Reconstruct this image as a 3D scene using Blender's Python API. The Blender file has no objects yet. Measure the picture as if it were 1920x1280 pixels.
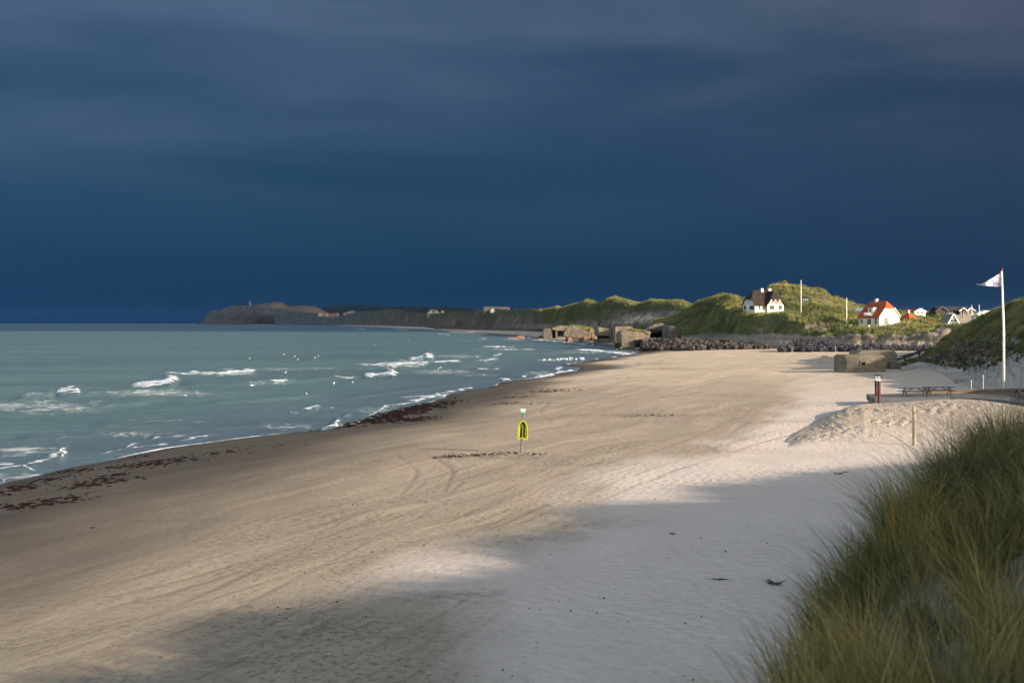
import bpy, bmesh, math, random
import numpy as np
from mathutils import Vector, Matrix

scene = bpy.context.scene
COL = scene.collection
R = math.radians
rng = np.random.default_rng(7)
random.seed(7)

# ------------------------------------------------------------------ camera, sky, sun, exposure
F, H0, CZ = 2667.0, 605.0, 9.0            # focal length in photo pixels, horizon row, eye height (m)
cam_d = bpy.data.cameras.new('camera')
cam = bpy.data.objects.new('camera', cam_d); COL.objects.link(cam)
cam.location = (0, 0, CZ); cam.rotation_euler = (R(90), 0, 0)
cam_d.sensor_width = 36.0; cam_d.lens = F / 1920 * 36.0
cam_d.shift_y = -(640 - H0) / 1920
cam_d.clip_start = 0.3; cam_d.clip_end = 120000
cam_d.dof.use_dof = True; cam_d.dof.focus_distance = 170; cam_d.dof.aperture_fstop = 4.5
scene.camera = cam

SUN_AZ, SUN_EL = 57.0, 15.5               # azimuth counted from straight behind the camera towards the right
to_sun = Vector((math.cos(R(SUN_EL)) * math.sin(R(SUN_AZ)), -math.cos(R(SUN_EL)) * math.cos(R(SUN_AZ)), math.sin(R(SUN_EL))))
sl = bpy.data.lights.new('sun', 'SUN'); sl.energy = 3.3; sl.angle = R(0.8); sl.color = (1.0, 0.86, 0.69)
so = bpy.data.objects.new('sun', sl); COL.objects.link(so)
so.rotation_euler = to_sun.to_track_quat('Z', 'Y').to_euler()

world = bpy.data.worlds.new('World'); scene.world = world; world.use_nodes = True
def build_world():
    nt = world.node_tree; n = nt.nodes; l = nt.links
    for x in list(n): n.remove(x)
    out = n.new('ShaderNodeOutputWorld')
    sky = n.new('ShaderNodeTexSky'); sky.sky_type = 'NISHITA'; sky.sun_disc = False
    sky.sun_elevation = R(SUN_EL); sky.sun_rotation = R(180 - SUN_AZ); sky.dust_density = 1.5; sky.ozone_density = 1.0
    bg = n.new('ShaderNodeBackground'); bg.inputs['Strength'].default_value = 0.15
    tn = n.new('ShaderNodeMixRGB'); tn.blend_type = 'MULTIPLY'; tn.inputs[0].default_value = 1.0; tn.inputs[2].default_value = (1.14, 1.0, 0.86, 1)   # warm tint over the clear half, so its fill light is less blue
    l.new(sky.outputs[0], tn.inputs[1]); l.new(tn.outputs[0], bg.inputs[0])
    tc = n.new('ShaderNodeTexCoord'); sep = n.new('ShaderNodeSeparateXYZ'); l.new(tc.outputs['Generated'], sep.inputs[0])
    # storm bank: colour by elevation, with long flat cloud streaks
    ramp = n.new('ShaderNodeValToRGB'); cr = ramp.color_ramp; cr.interpolation = 'B_SPLINE'
    stops = [(0.0, (0.0048, 0.0265, 0.074)), (0.05, (0.0085, 0.037, 0.090)), (0.12, (0.0095, 0.041, 0.099)), (0.26, (0.0160, 0.053, 0.112)), (0.48, (0.0240, 0.066, 0.132)),
             (0.69, (0.045, 0.090, 0.160)), (0.88, (0.067, 0.114, 0.194)), (1.0, (0.082, 0.134, 0.216))]
    cr.elements[0].position, cr.elements[0].color = stops[0][0], (*stops[0][1], 1)
    cr.elements[1].position, cr.elements[1].color = stops[-1][0], (*stops[-1][1], 1)
    for p, c in stops[1:-1]:
        e = cr.elements.new(p); e.color = (*c, 1)
    mp = n.new('ShaderNodeMapping'); mp.inputs['Scale'].default_value = (2.2, 2.2, 11); mp.inputs['Rotation'].default_value = (0, R(-4), 0)
    l.new(tc.outputs['Generated'], mp.inputs[0])
    nz = n.new('ShaderNodeTexNoise'); nz.inputs['Scale'].default_value = 1.7; nz.inputs['Detail'].default_value = 5; nz.inputs['Roughness'].default_value = 0.48
    nz.inputs['Distortion'].default_value = 0.35
    l.new(mp.outputs[0], nz.inputs['Vector'])
    z10 = n.new('ShaderNodeMath'); z10.operation = 'MULTIPLY'; z10.inputs[1].default_value = 4.3; l.new(sep.outputs[2], z10.inputs[0])
    ns = n.new('ShaderNodeMath'); ns.operation = 'SUBTRACT'; ns.inputs[1].default_value = 0.5; l.new(nz.outputs[0], ns.inputs[0])
    nh = n.new('ShaderNodeMath'); nh.operation = 'MULTIPLY'; l.new(ns.outputs[0], nh.inputs[0])
    hk = n.new('ShaderNodeMapRange'); hk.inputs[1].default_value = 0.02; hk.inputs[2].default_value = 0.16; hk.inputs[3].default_value = 0.06; hk.inputs[4].default_value = 1.15
    l.new(sep.outputs[2], hk.inputs[0]); l.new(hk.outputs[0], nh.inputs[1])
    ad = n.new('ShaderNodeMath'); ad.operation = 'ADD'; l.new(z10.outputs[0], ad.inputs[0]); l.new(nh.outputs[0], ad.inputs[1])
    l.new(ad.outputs[0], ramp.inputs[0])
    # the bank is greyer towards the right (inland) and bluer over the sea
    mr = n.new('ShaderNodeMapRange'); mr.inputs[1].default_value = -0.34; mr.inputs[2].default_value = 0.34; l.new(sep.outputs[0], mr.inputs[0])
    hr = n.new('ShaderNodeValToRGB'); hc = hr.color_ramp; hc.elements[0].color = (1.12, 1.15, 1.17, 1); hc.elements[1].color = (1.12, 0.86, 0.83, 1)
    e = hc.elements.new(0.5); e.color = (1, 1, 1, 1); l.new(mr.outputs[0], hr.inputs[0])
    mx = n.new('ShaderNodeMixRGB'); mx.blend_type = 'MULTIPLY'; mx.inputs[0].default_value = 1.0
    l.new(hr.outputs[0], mx.inputs[2]); l.new(ramp.outputs[0], mx.inputs[1])
    bg2 = n.new('ShaderNodeBackground'); bg2.inputs['Strength'].default_value = 0.278; l.new(mx.outputs[0], bg2.inputs[0])
    f = n.new('ShaderNodeMapRange'); f.interpolation_type = 'SMOOTHSTEP'; f.inputs[1].default_value = 0.25; f.inputs[2].default_value = 0.86
    l.new(sep.outputs[1], f.inputs[0])
    ms = n.new('ShaderNodeMixShader'); l.new(f.outputs[0], ms.inputs[0]); l.new(bg.outputs[0], ms.inputs[1]); l.new(bg2.outputs[0], ms.inputs[2])
    l.new(ms.outputs[0], out.inputs[0])
build_world()
vs = scene.view_settings
vs.view_transform = 'Standard'; vs.look = 'None'; vs.gamma = 1.0; vs.exposure = 1.76
try: vs.use_curve_mapping = False
except Exception: pass

# ------------------------------------------------------------------ maths helpers
def hash2(ix, iy, seed):
    h = (ix.astype(np.int64) * 374761393 + iy.astype(np.int64) * 668265263 + seed * 974634777) & 0xFFFFFFFF
    h = ((h ^ (h >> 13)) * 1274126177) & 0xFFFFFFFF
    return (h ^ (h >> 16)) & 0xFFFF
def noise(x, y, seed=0):
    x = np.asarray(x, float); y = np.asarray(y, float)
    ix = np.floor(x); iy = np.floor(y); fx = x - ix; fy = y - iy
    u = fx * fx * fx * (fx * (fx * 6 - 15) + 10); v = fy * fy * fy * (fy * (fy * 6 - 15) + 10)
    def g(dx, dy):
        a = hash2(ix + dx, iy + dy, seed) * (2 * math.pi / 65536)
        return np.cos(a) * (fx - dx) + np.sin(a) * (fy - dy)
    a = g(0, 0); b = g(1, 0); c = g(0, 1); d = g(1, 1)
    return ((a + (b - a) * u) * (1 - v) + (c + (d - c) * u) * v) * 1.5
def fbm(x, y, o=4, seed=0, gain=0.5):
    t = 0; a = 1.0
    for k in range(o):
        t = t + a * noise(x * 2 ** k, y * 2 ** k, seed + 17 * k); a *= gain
    return t
def sstep(x, a, b):
    t = np.clip((x - a) / (b - a), 0, 1); return t * t * (3 - 2 * t)
def W(px, py, d):
    return Vector(((px - 960) / F * d, d, CZ + (H0 - py) / F * d))

SH = np.array([(-60, -32), (0, -31), (47, -30.5), (80, -28.6), (102, -25.0), (114, -19.9), (120, -16.4), (133, -13), (180, -7.4), (218, -.8), (261, 9.8),
      (286, 13.9), (304, 11.2), (348, 20.9), (414, 35.7), (453, 40.8), (522, 37), (667, 25), (800, 15), (1000, 0), (1263, -38), (1778, -107), (2667, -240),
      (4364, -523), (6000, -810), (7200, -1450), (9000, 3000), (40000, 40000)], float)
def shore_s(x, y):
    xs = np.interp(y, SH[:, 0], SH[:, 1])
    k = np.clip(y / 120, 0.5, 3)
    return x - xs + (0.8 * noise(y / 19, 0 * y + 3.3, 5) + 0.5 * noise(y / 6.0, 0 * y + 8.1, 6)) * k
PS = np.array([-3000, -100, -30, 0, 8, 20, 40, 80, 150, 400, 3000], float)
PZ = np.array([-12, -4, -1.6, 0, .45, .95, 1.35, 1.85, 2.3, 3.0, 4.0], float)
def beach_z(x, y):
    x = np.asarray(x, float); y = np.asarray(y, float)
    s = shore_s(x, y)
    m = sstep(s, 3, 22)
    return np.interp(s, PS, PZ) + m * (0.10 * noise(x / 13, y / 17, 1) + 0.05 * noise(x / 4, y / 6, 2))
def G(px, py):                                  # point of the beach seen at a photo pixel
    lo = 8.0
    ds = np.geomspace(8, 9000, 6000)
    zz = CZ + (H0 - py) / F * ds - np.maximum(beach_z((px - 960) / F * ds, ds), -0.02)
    k = int(np.argmax(zz < 0)); d = ds[k]
    x = (px - 960) / F * d
    return Vector((x, d, float(max(beach_z(x, d), -0.02))))
def gz(x, y): return float(beach_z(x, y))

# ------------------------------------------------------------------ object helpers
def tag(o, label=None, cat=None, group=None, kind=None):
    if label: o['label'] = label
    if cat: o['category'] = cat
    if group: o['group'] = group
    if kind: o['kind'] = kind
    return o
def thing(name, label, cat, loc, rz=0, group=None, tilt=(0, 0)):
    o = bpy.data.objects.new(name, None); COL.objects.link(o); o.empty_display_size = 0.2
    o.location = loc; o.rotation_euler = (tilt[0], tilt[1], rz)
    return tag(o, label, cat, group)
def copy_tree(o, parent=None):
    c = o.copy(); COL.objects.link(c)
    if parent: c.parent = parent
    for ch in list(o.children): copy_tree(ch, c)
    return c
def mesh_obj(name, verts, faces, mat, parent=None, smooth=False):
    me = bpy.data.meshes.new(name); me.from_pydata([tuple(v) for v in verts], [], faces); me.update()
    if smooth: me.polygons.foreach_set('use_smooth', [True] * len(me.polygons))
    if mat: me.materials.append(mat)
    o = bpy.data.objects.new(name, me); COL.objects.link(o)
    if parent: o.parent = parent
    return o
def fast_mesh(name, co, loops, starts, totals, mat, smooth=False, attrs=None):
    me = bpy.data.meshes.new(name)
    me.vertices.add(len(co)); me.vertices.foreach_set('co', np.ascontiguousarray(co, np.float32).ravel())
    me.loops.add(len(loops)); me.loops.foreach_set('vertex_index', np.ascontiguousarray(loops, np.int32))
    me.polygons.add(len(starts)); me.polygons.foreach_set('loop_start', np.ascontiguousarray(starts, np.int32))
    me.polygons.foreach_set('loop_total', np.ascontiguousarray(totals, np.int32))
    me.polygons.foreach_set('use_smooth', np.full(len(starts), smooth, bool))
    me.update(calc_edges=True)
    for k, v in (attrs or {}).items():
        if v.ndim == 1:
            a = me.attributes.new(k, 'FLOAT', 'POINT'); a.data.foreach_set('value', v.astype(np.float32))
        else:
            a = me.attributes.new(k, 'FLOAT_VECTOR', 'POINT'); a.data.foreach_set('vector', v.astype(np.float32).ravel())
    if mat: me.materials.append(mat)
    o = bpy.data.objects.new(name, me); COL.objects.link(o)
    return o
def grid_obj(name, X, Y, Z, mat, attrs=None, smooth=True, keep=None):
    r, c = X.shape
    co = np.stack([X, Y, Z], -1).reshape(-1, 3)
    i = np.arange(r * c).reshape(r, c)
    q = np.stack([i[:-1, :-1], i[:-1, 1:], i[1:, 1:], i[1:, :-1]], -1).reshape(-1, 4)
    if keep is not None: q = q[keep.reshape(-1)]
    at = {k: (v.reshape(-1) if v.ndim == 2 else v.reshape(-1, 3)) for k, v in (attrs or {}).items()}
    return fast_mesh(name, co, q.ravel(), np.arange(len(q)) * 4, np.full(len(q), 4), mat, smooth, at)

class MB:
    def __init__(s): s.v = []; s.f = []
    def add(s, vs, fs):
        b = len(s.v); s.v += [Vector(v) for v in vs]; s.f += [tuple(b + i for i in f) for f in fs]; return s
    def box(s, c, d, rz=0, tf=None, m=None):
        x, y, z = d[0] / 2, d[1] / 2, d[2] / 2
        vs = [Vector((a, b, e)) for e in (-z, z) for (a, b) in ((-x, -y), (x, -y), (x, y), (-x, y))]
        M_ = m if m is not None else Matrix.Rotation(rz, 3, 'Z')
        vs = [M_ @ v + Vector(c) for v in vs]
        return s.add(vs, [(0, 3, 2, 1), (4, 5, 6, 7), (0, 1, 5, 4), (1, 2, 6, 5), (2, 3, 7, 6), (3, 0, 4, 7)])
    def bar(s, p, q, w, h):                       # box beam from p to q
        p = Vector(p); q = Vector(q); d = q - p; L = d.length
        up = Vector((0, 0, 1)) if abs(d.normalized().z) < 0.95 else Vector((0, 1, 0))
        y = up.cross(d).normalized(); z = d.normalized().cross(y)
        m = Matrix((d.normalized(), y, z)).transposed()
        return s.box((p + q) / 2, (L, w, h), m=m)
    def tube(s, pts, rad, n=10, caps=True):
        pts = [Vector(p) for p in pts]; rad = rad if isinstance(rad, (list, tuple)) else [rad] * len(pts)
        b = len(s.v)
        for k, p in enumerate(pts):
            d = (pts[min(k + 1, len(pts) - 1)] - pts[max(k - 1, 0)]).normalized()
            a = d.orthogonal().normalized() if abs(d.z) < 0.99 else Vector((1, 0, 0))
            e = d.cross(a)
            for j in range(n):
                t = 2 * math.pi * j / n; s.v.append(p + (a * math.cos(t) + e * math.sin(t)) * rad[k])
        for k in range(len(pts) - 1):
            for j in range(n):
                s.f.append((b + k * n + j, b + k * n + (j + 1) % n, b + (k + 1) * n + (j + 1) % n, b + (k + 1) * n + j))
        if caps:
            s.f.append(tuple(b + j for j in reversed(range(n)))); s.f.append(tuple(b + (len(pts) - 1) * n + j for j in range(n)))
        return s
    def prism(s, poly, off):                      # closed solid: polygon (3-D points) swept by off
        n = len(poly); P = [Vector(p) for p in poly]; o = Vector(off)
        return s.add(P + [p + o for p in P], [tuple(range(n)), tuple(reversed(range(n, 2 * n)))] + [(i, i + n, (i + 1) % n + n, (i + 1) % n) for i in range(n)])
    def build(s, name, mat, parent=None, smooth=False, bevel=0):
        o = mesh_obj(name, s.v, s.f, mat, parent, smooth)
        bm = bmesh.new(); bm.from_mesh(o.data); bmesh.ops.recalc_face_normals(bm, faces=bm.faces)
        if bevel:
            bmesh.ops.bevel(bm, geom=[e for e in bm.edges if e.is_manifold and e.calc_face_angle(0) > 0.5], offset=bevel, segments=2, affect='EDGES')
        bm.to_mesh(o.data); bm.free()
        if smooth: o.data.polygons.foreach_set('use_smooth', [True] * len(o.data.polygons))
        return o

# ------------------------------------------------------------------ materials
def newmat(name):
    m = bpy.data.materials.new(name); m.use_nodes = True
    nt = m.node_tree; return m, nt.nodes, nt.links, nt.nodes['Principled BSDF']
def nnode(n, l, vec, scale, detail=4, rough=0.55, dist=0):
    t = n.new('ShaderNodeTexNoise'); t.inputs['Scale'].default_value = scale; t.inputs['Detail'].default_value = detail
    t.inputs['Roughness'].default_value = rough; t.inputs['Distortion'].default_value = dist
    if vec is not None: l.new(vec, t.inputs['Vector'])
    return t.outputs[0]
def rng_node(n, l, src, a, b, c=0., d=1., smooth=False):
    t = n.new('ShaderNodeMapRange'); t.inputs[1].default_value = a; t.inputs[2].default_value = b; t.inputs[3].default_value = c; t.inputs[4].default_value = d
    if smooth: t.interpolation_type = 'SMOOTHSTEP'
    l.new(src, t.inputs[0]); return t.outputs[0]
def mixc(n, l, fac, a, b, mode='MIX'):
    t = n.new('ShaderNodeMixRGB'); t.blend_type = mode
    for s, v in ((t.inputs[0], fac), (t.inputs[1], a), (t.inputs[2], b)):
        if hasattr(v, 'links'): l.new(v, s)
        elif isinstance(v, (int, float)): s.default_value = v
        else: s.default_value = (*v, 1)
    return t.outputs[0]
def mth(n, l, op, a, b=None):
    t = n.new('ShaderNodeMath'); t.operation = op
    for s, v in ((t.inputs[0], a), (t.inputs[1], b)):
        if v is None: continue
        if hasattr(v, 'links'): l.new(v, s)
        else: s.default_value = v
    return t.outputs[0]
def attr(n, name, out='Fac'):
    t = n.new('ShaderNodeAttribute'); t.attribute_name = name; return t.outputs[out]
def scalev(n, l, vec, sc, rot=(0, 0, 0)):
    t = n.new('ShaderNodeMapping'); t.inputs['Scale'].default_value = sc; t.inputs['Rotation'].default_value = rot; l.new(vec, t.inputs[0]); return t.outputs[0]
def bumpn(n, l, h, strength, dist, nrm=None):
    t = n.new('ShaderNodeBump'); t.inputs['Strength'].default_value = strength; t.inputs['Distance'].default_value = dist
    l.new(h, t.inputs['Height'])
    if nrm is not None: l.new(nrm, t.inputs['Normal'])
    return t.outputs[0]
def simple(name, col, rough=0.7, var=0.2, scale=2.0, bump=0.0, bscale=12.0, spec=0.3, metal=0.0, col2=None, stretch=(1, 1, 1)):
    m, n, l, b = newmat(name)
    tc = n.new('ShaderNodeTexCoord').outputs['Object']
    v = scalev(n, l, tc, stretch)
    nz = nnode(n, l, v, scale, 6)
    c2 = col2 or tuple(c * (1 - var * 1.6) for c in col); c1 = tuple(min(1, c * (1 + var * 0.5)) for c in col)
    l.new(mixc(n, l, rng_node(n, l, nz, 0.32, 0.68), c2, c1), b.inputs['Base Color'])
    b.inputs['Roughness'].default_value = rough; b.inputs['Specular IOR Level'].default_value = spec; b.inputs['Metallic'].default_value = metal
    if bump:
        l.new(bumpn(n, l, nnode(n, l, v, bscale, 5), bump, 0.05), b.inputs['Normal'])
    return m

def sand_material():
    m, n, l, b = newmat('beach_sand')
    pos = n.new('ShaderNodeNewGeometry').outputs['Position']
    st = attr(n, 'st', 'Vector')
    wet = attr(n, 'wet'); dry = attr(n, 'dry'); weed = attr(n, 'weed'); trk = attr(n, 'track')
    streak = nnode(n, l, scalev(n, l, st, (0.55, 0.035, 1)), 1.0, 6, 0.6, 0.4)
    streak2 = nnode(n, l, scalev(n, l, st, (2.2, 0.10, 1)), 1.0, 5, 0.6, 0.6)
    patch = nnode(n, l, pos, 0.16, 6, 0.6)
    fine = nnode(n, l, pos, 2.6, 8, 0.72)
    tan = mixc(n, l, rng_node(n, l, streak, 0.3, 0.7), (0.262, 0.212, 0.158), (0.388, 0.320, 0.238))
    pale = mixc(n, l, rng_node(n, l, patch, 0.3, 0.7), (0.52, 0.442, 0.380), (0.585, 0.50, 0.435))
    c = mixc(n, l, dry, tan, pale)
    c = mixc(n, l, mth(n, l, 'MULTIPLY', rng_node(n, l, streak2, 0.50, 0.70), mth(n, l, 'MULTIPLY', mth(n, l, 'SUBTRACT', 1.0, dry), 0.50)), c, (0.20, 0.155, 0.105))
    wetc = mixc(n, l, rng_node(n, l, streak, 0.3, 0.7), (0.033, 0.027, 0.022), (0.053, 0.044, 0.035))
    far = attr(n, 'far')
    c = mixc(n, l, mth(n, l, 'MULTIPLY', far, 0.9), c, mixc(n, l, rng_node(n, l, streak, 0.3, 0.7), (0.44, 0.345, 0.25), (0.56, 0.45, 0.335)))  # distant sand painted brighter and warmer to stand for full sunlight
    c = mixc(n, l, wet, c, wetc)
    # broken flecks of weed and shell: small dark marks of the surface
    fl = nnode(n, l, scalev(n, l, pos, (1.0, 0.6, 1)), 4.6, 5, 0.68)
    fl2 = nnode(n, l, pos, 0.21, 3, 0.6)
    area = mth(n, l, 'MULTIPLY', mth(n, l, 'ADD', rng_node(n, l, fl2, 0.40, 0.62, 0.25, 1.0), mth(n, l, 'MULTIPLY', weed, 1.6)), mth(n, l, 'SUBTRACT', 1.0, mth(n, l, 'MULTIPLY', dry, 0.88)))  # weed mask also thickens the flecks on the painted shade patches
    fm = mth(n, l, 'MULTIPLY', rng_node(n, l, fl, 0.50, 0.64), mth(n, l, 'MINIMUM', area, 1.0))
    c = mixc(n, l, mth(n, l, 'MULTIPLY', fm, 0.72), c, (0.115, 0.084, 0.056))
    wm = mth(n, l, 'MULTIPLY', weed, rng_node(n, l, nnode(n, l, pos, 1.3, 6, 0.7), 0.40, 0.60))
    c = mixc(n, l, mth(n, l, 'MULTIPLY', wm, 0.75), c, (0.040, 0.022, 0.016))
    c = mixc(n, l, mth(n, l, 'MULTIPLY', trk, 0.50), c, (0.19, 0.145, 0.10))
    c = mixc(n, l, rng_node(n, l, fine, 0.3, 0.7, 0.0, 0.35), c, mixc(n, l, 1.0, c, (0.72, 0.70, 0.66), 'MULTIPLY'))
    l.new(c, b.inputs['Base Color'])
    l.new(rng_node(n, l, wet, 0.6, 1.0, 0.93, 0.62), b.inputs['Roughness']); b.inputs['Specular IOR Level'].default_value = 0.2
    h1 = bumpn(n, l, nnode(n, l, pos, 3.4, 7, 0.74), 0.75, 0.085)
    foot = attr(n, 'foot')
    hf = n.new('ShaderNodeTexVoronoi'); hf.inputs['Scale'].default_value = 2.6; l.new(pos, hf.inputs['Vector'])
    h2n = n.new('ShaderNodeBump'); h2n.inputs['Distance'].default_value = 0.07; l.new(hf.outputs[0], h2n.inputs['Height']); l.new(h1, h2n.inputs['Normal'])
    l.new(mth(n, l, 'MULTIPLY', foot, 0.8), h2n.inputs['Strength'])
    h3 = bumpn(n, l, streak2, 0.14, 0.05, h2n.outputs[0])
    l.new(h3, b.inputs['Normal'])
    return m

def dune_material(name, g1=(0.115, 0.113, 0.040), g2=(0.045, 0.053, 0.021), s1=(0.27, 0.22, 0.165), s2=(0.14, 0.110, 0.080), soil=(0.040, 0.031, 0.023), sc=1.0):
    m, n, l, b = newmat(name)
    pos = n.new('ShaderNodeNewGeometry').outputs['Position']
    veg = attr(n, 'veg'); dk = attr(n, 'soil')
    a = nnode(n, l, pos, 0.09 * sc, 7, 0.65); f = nnode(n, l, pos, 0.7 * sc, 6, 0.7)
    g = mixc(n, l, rng_node(n, l, a, 0.35, 0.65), g2, g1)
    g = mixc(n, l, rng_node(n, l, f, 0.45, 0.75, 0, 0.6), g, (g2[0] * 0.8, g2[1] * 0.75, g2[2] * 0.8))
    g = mixc(n, l, rng_node(n, l, nnode(n, l, pos, 0.33 * sc, 5, 0.7), 0.55, 0.72, 0, 0.55), g, (0.20, 0.165, 0.075))
    s = mixc(n, l, rng_node(n, l, nnode(n, l, scalev(n, l, pos, (1, 1, 3)), 0.5 * sc, 6, 0.65), 0.32, 0.68), s2, s1)
    s = mixc(n, l, dk, s, soil)
    edge = mth(n, l, 'ADD', veg, rng_node(n, l, nnode(n, l, pos, 0.55 * sc, 6, 0.7), 0.25, 0.75, -0.45, 0.45))
    l.new(mixc(n, l, rng_node(n, l, edge, 0.38, 0.62), s, g), b.inputs['Base Color'])
    b.inputs['Roughness'].default_value = 0.95; b.inputs['Specular IOR Level'].default_value = 0.1
    l.new(bumpn(n, l, nnode(n, l, pos, 0.9 * sc, 8, 0.72), 0.9, 0.55 / sc), b.inputs['Normal'])
    return m

def cliff_material():
    m, n, l, b = newmat('cliff_face')
    pos = n.new('ShaderNodeNewGeometry').outputs['Position']
    veg = attr(n, 'veg'); fr = attr(n, 'far')
    rill = nnode(n, l, scalev(n, l, pos, (0.065, 0.012, 0.045), (0, R(32), 0)), 1.0, 8, 0.72, 0.4)
    a = nnode(n, l, pos, 0.03, 7, 0.7)
    soil = mixc(n, l, rng_node(n, l, rill, 0.35, 0.65), (0.040, 0.031, 0.022), (0.115, 0.088, 0.062))
    soil = mixc(n, l, rng_node(n, l, rill, 0.58, 0.70, 0, 0.7), soil, (0.19, 0.16, 0.135))
    grass = mixc(n, l, rng_node(n, l, a, 0.35, 0.65), (0.026, 0.034, 0.018), (0.075, 0.082, 0.034))
    e = mth(n, l, 'ADD', veg, rng_node(n, l, nnode(n, l, scalev(n, l, pos, (0.06, 0.02, 0.04), (0, R(24), 0)), 1.0, 7, 0.7), 0.25, 0.75, -0.5, 0.5))
    c = mixc(n, l, rng_node(n, l, e, 0.35, 0.65), soil, grass)
    c = mixc(n, l, mth(n, l, 'MULTIPLY', fr, 0.75), c, mixc(n, l, rng_node(n, l, rill, 0.35, 0.65), (0.030, 0.034, 0.038), (0.092, 0.090, 0.092)))  # blue-grey mixed in with distance, painted in place of thicker haze
    sd = mth(n, l, 'MULTIPLY', attr(n, 'sandy'), rng_node(n, l, nnode(n, l, pos, 0.16, 6, 0.7), 0.40, 0.56))
    c = mixc(n, l, sd, c, (0.33, 0.275, 0.215))
    l.new(c, b.inputs['Base Color']); b.inputs['Roughness'].default_value = 0.95; b.inputs['Specular IOR Level'].default_value = 0.08
    l.new(bumpn(n, l, rill, 0.7, 3.0), b.inputs['Normal'])
    return m

def water_material():
    m, n, l, b = newmat('sea_water')
    pos = n.new('ShaderNodeNewGeometry').outputs['Position']
    foam = attr(n, 'foam'); shal = attr(n, 'shallow')
    band = nnode(n, l, scalev(n, l, pos, (0.010, 0.022, 1)), 1.0, 5, 0.6, 0.5)
    c = mixc(n, l, rng_node(n, l, band, 0.35, 0.65), (0.075, 0.121, 0.124), (0.100, 0.158, 0.158))
    rip = nnode(n, l, scalev(n, l, pos, (0.22, 0.55, 1)), 1.0, 7, 0.68, 0.4)
    c = mixc(n, l, rng_node(n, l, rip, 0.45, 0.72, 0, 0.40), c, (0.048, 0.076, 0.094))
    c = mixc(n, l, mth(n, l, 'MULTIPLY', shal, 0.6), c, mixc(n, l, rng_node(n, l, rip, 0.35, 0.65), (0.040, 0.056, 0.090), (0.088, 0.105, 0.140)))
    lace = nnode(n, l, scalev(n, l, pos, (0.75, 0.42, 1)), 1.0, 10, 0.80, 0.6)
    ff = mth(n, l, 'SUBTRACT', mth(n, l, 'MULTIPLY', foam, 1.6), rng_node(n, l, lace, 0.26, 0.70, 0.0, 1.15))
    fm = rng_node(n, l, ff, -0.10, 0.55)
    white = mixc(n, l, rng_node(n, l, lace, 0.3, 0.7), (0.74, 0.75, 0.75), (0.54, 0.57, 0.60))
    l.new(mixc(n, l, fm, c, white), b.inputs['Base Color'])
    l.new(rng_node(n, l, fm, 0, 0.6, 0.34, 0.9), b.inputs['Roughness'])
    b.inputs['IOR'].default_value = 1.33; l.new(rng_node(n, l, fm, 0, 0.6, 0.42, 0.1), b.inputs['Specular IOR Level'])
    h = bumpn(n, l, rip, 0.55, 0.5)
    h2 = bumpn(n, l, nnode(n, l, scalev(n, l, pos, (1.2, 2.2, 1)), 1.0, 5, 0.7), 0.35, 0.15, h)
    h3 = bumpn(n, l, lace, 0.3, 0.25, h2)
    l.new(h3, b.inputs['Normal'])
    return m

def grass_material(name, cols, rough=0.55):
    m, n, l, b = newmat(name)
    t = attr(n, 'tint'); hgt = attr(n, 'along')
    r = n.new('ShaderNodeValToRGB'); cr = r.color_ramp
    cr.elements[0].position = 0; cr.elements[0].color = (*cols[0], 1); cr.elements[1].position = 1; cr.elements[1].color = (*cols[-1], 1)
    for k, c in enumerate(cols[1:-1]):
        e = cr.elements.new((k + 1) / (len(cols) - 1)); e.color = (*c, 1)
    l.new(t, r.inputs[0])
    c = mixc(n, l, rng_node(n, l, hgt, 0.0, 0.25, 0.6, 0.0), r.outputs[0], (0.10, 0.072, 0.038))
    c = mixc(n, l, rng_node(n, l, hgt, 0.6, 1.0, 0.0, 0.35), c, (0.17, 0.15, 0.075))
    l.new(c, b.inputs['Base Color']); b.inputs['Roughness'].default_value = rough; b.inputs['Specular IOR Level'].default_value = 0.2
    return m

def concrete_material(name, base=(0.105, 0.090, 0.068), pale=(0.185, 0.160, 0.122), dark=(0.034, 0.029, 0.023), rust=(0.165, 0.105, 0.050)):
    m, n, l, b = newmat(name)
    tc = n.new('ShaderNodeTexCoord').outputs['Object']
    big = nnode(n, l, tc, 0.35, 6, 0.65); f = nnode(n, l, tc, 2.2, 8, 0.7)
    lay = nnode(n, l, scalev(n, l, tc, (0.25, 0.25, 3.2)), 1.0, 5, 0.6, 0.3)
    c = mixc(n, l, rng_node(n, l, big, 0.38, 0.66), base, pale)
    c = mixc(n, l, rng_node(n, l, lay, 0.48, 0.70, 0, 0.55), c, dark)
    c = mixc(n, l, rng_node(n, l, nnode(n, l, tc, 0.6, 5, 0.6), 0.54, 0.68, 0, 0.6), c, rust)
    c = mixc(n, l, rng_node(n, l, f, 0.52, 0.72, 0, 0.6), c, dark)
    l.new(c, b.inputs['Base Color']); b.inputs['Roughness'].default_value = 0.92; b.inputs['Specular IOR Level'].default_value = 0.2
    h = bumpn(n, l, lay, 0.4, 0.25)
    l.new(bumpn(n, l, f, 0.6, 0.12, h), b.inputs['Normal'])
    return m

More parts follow.
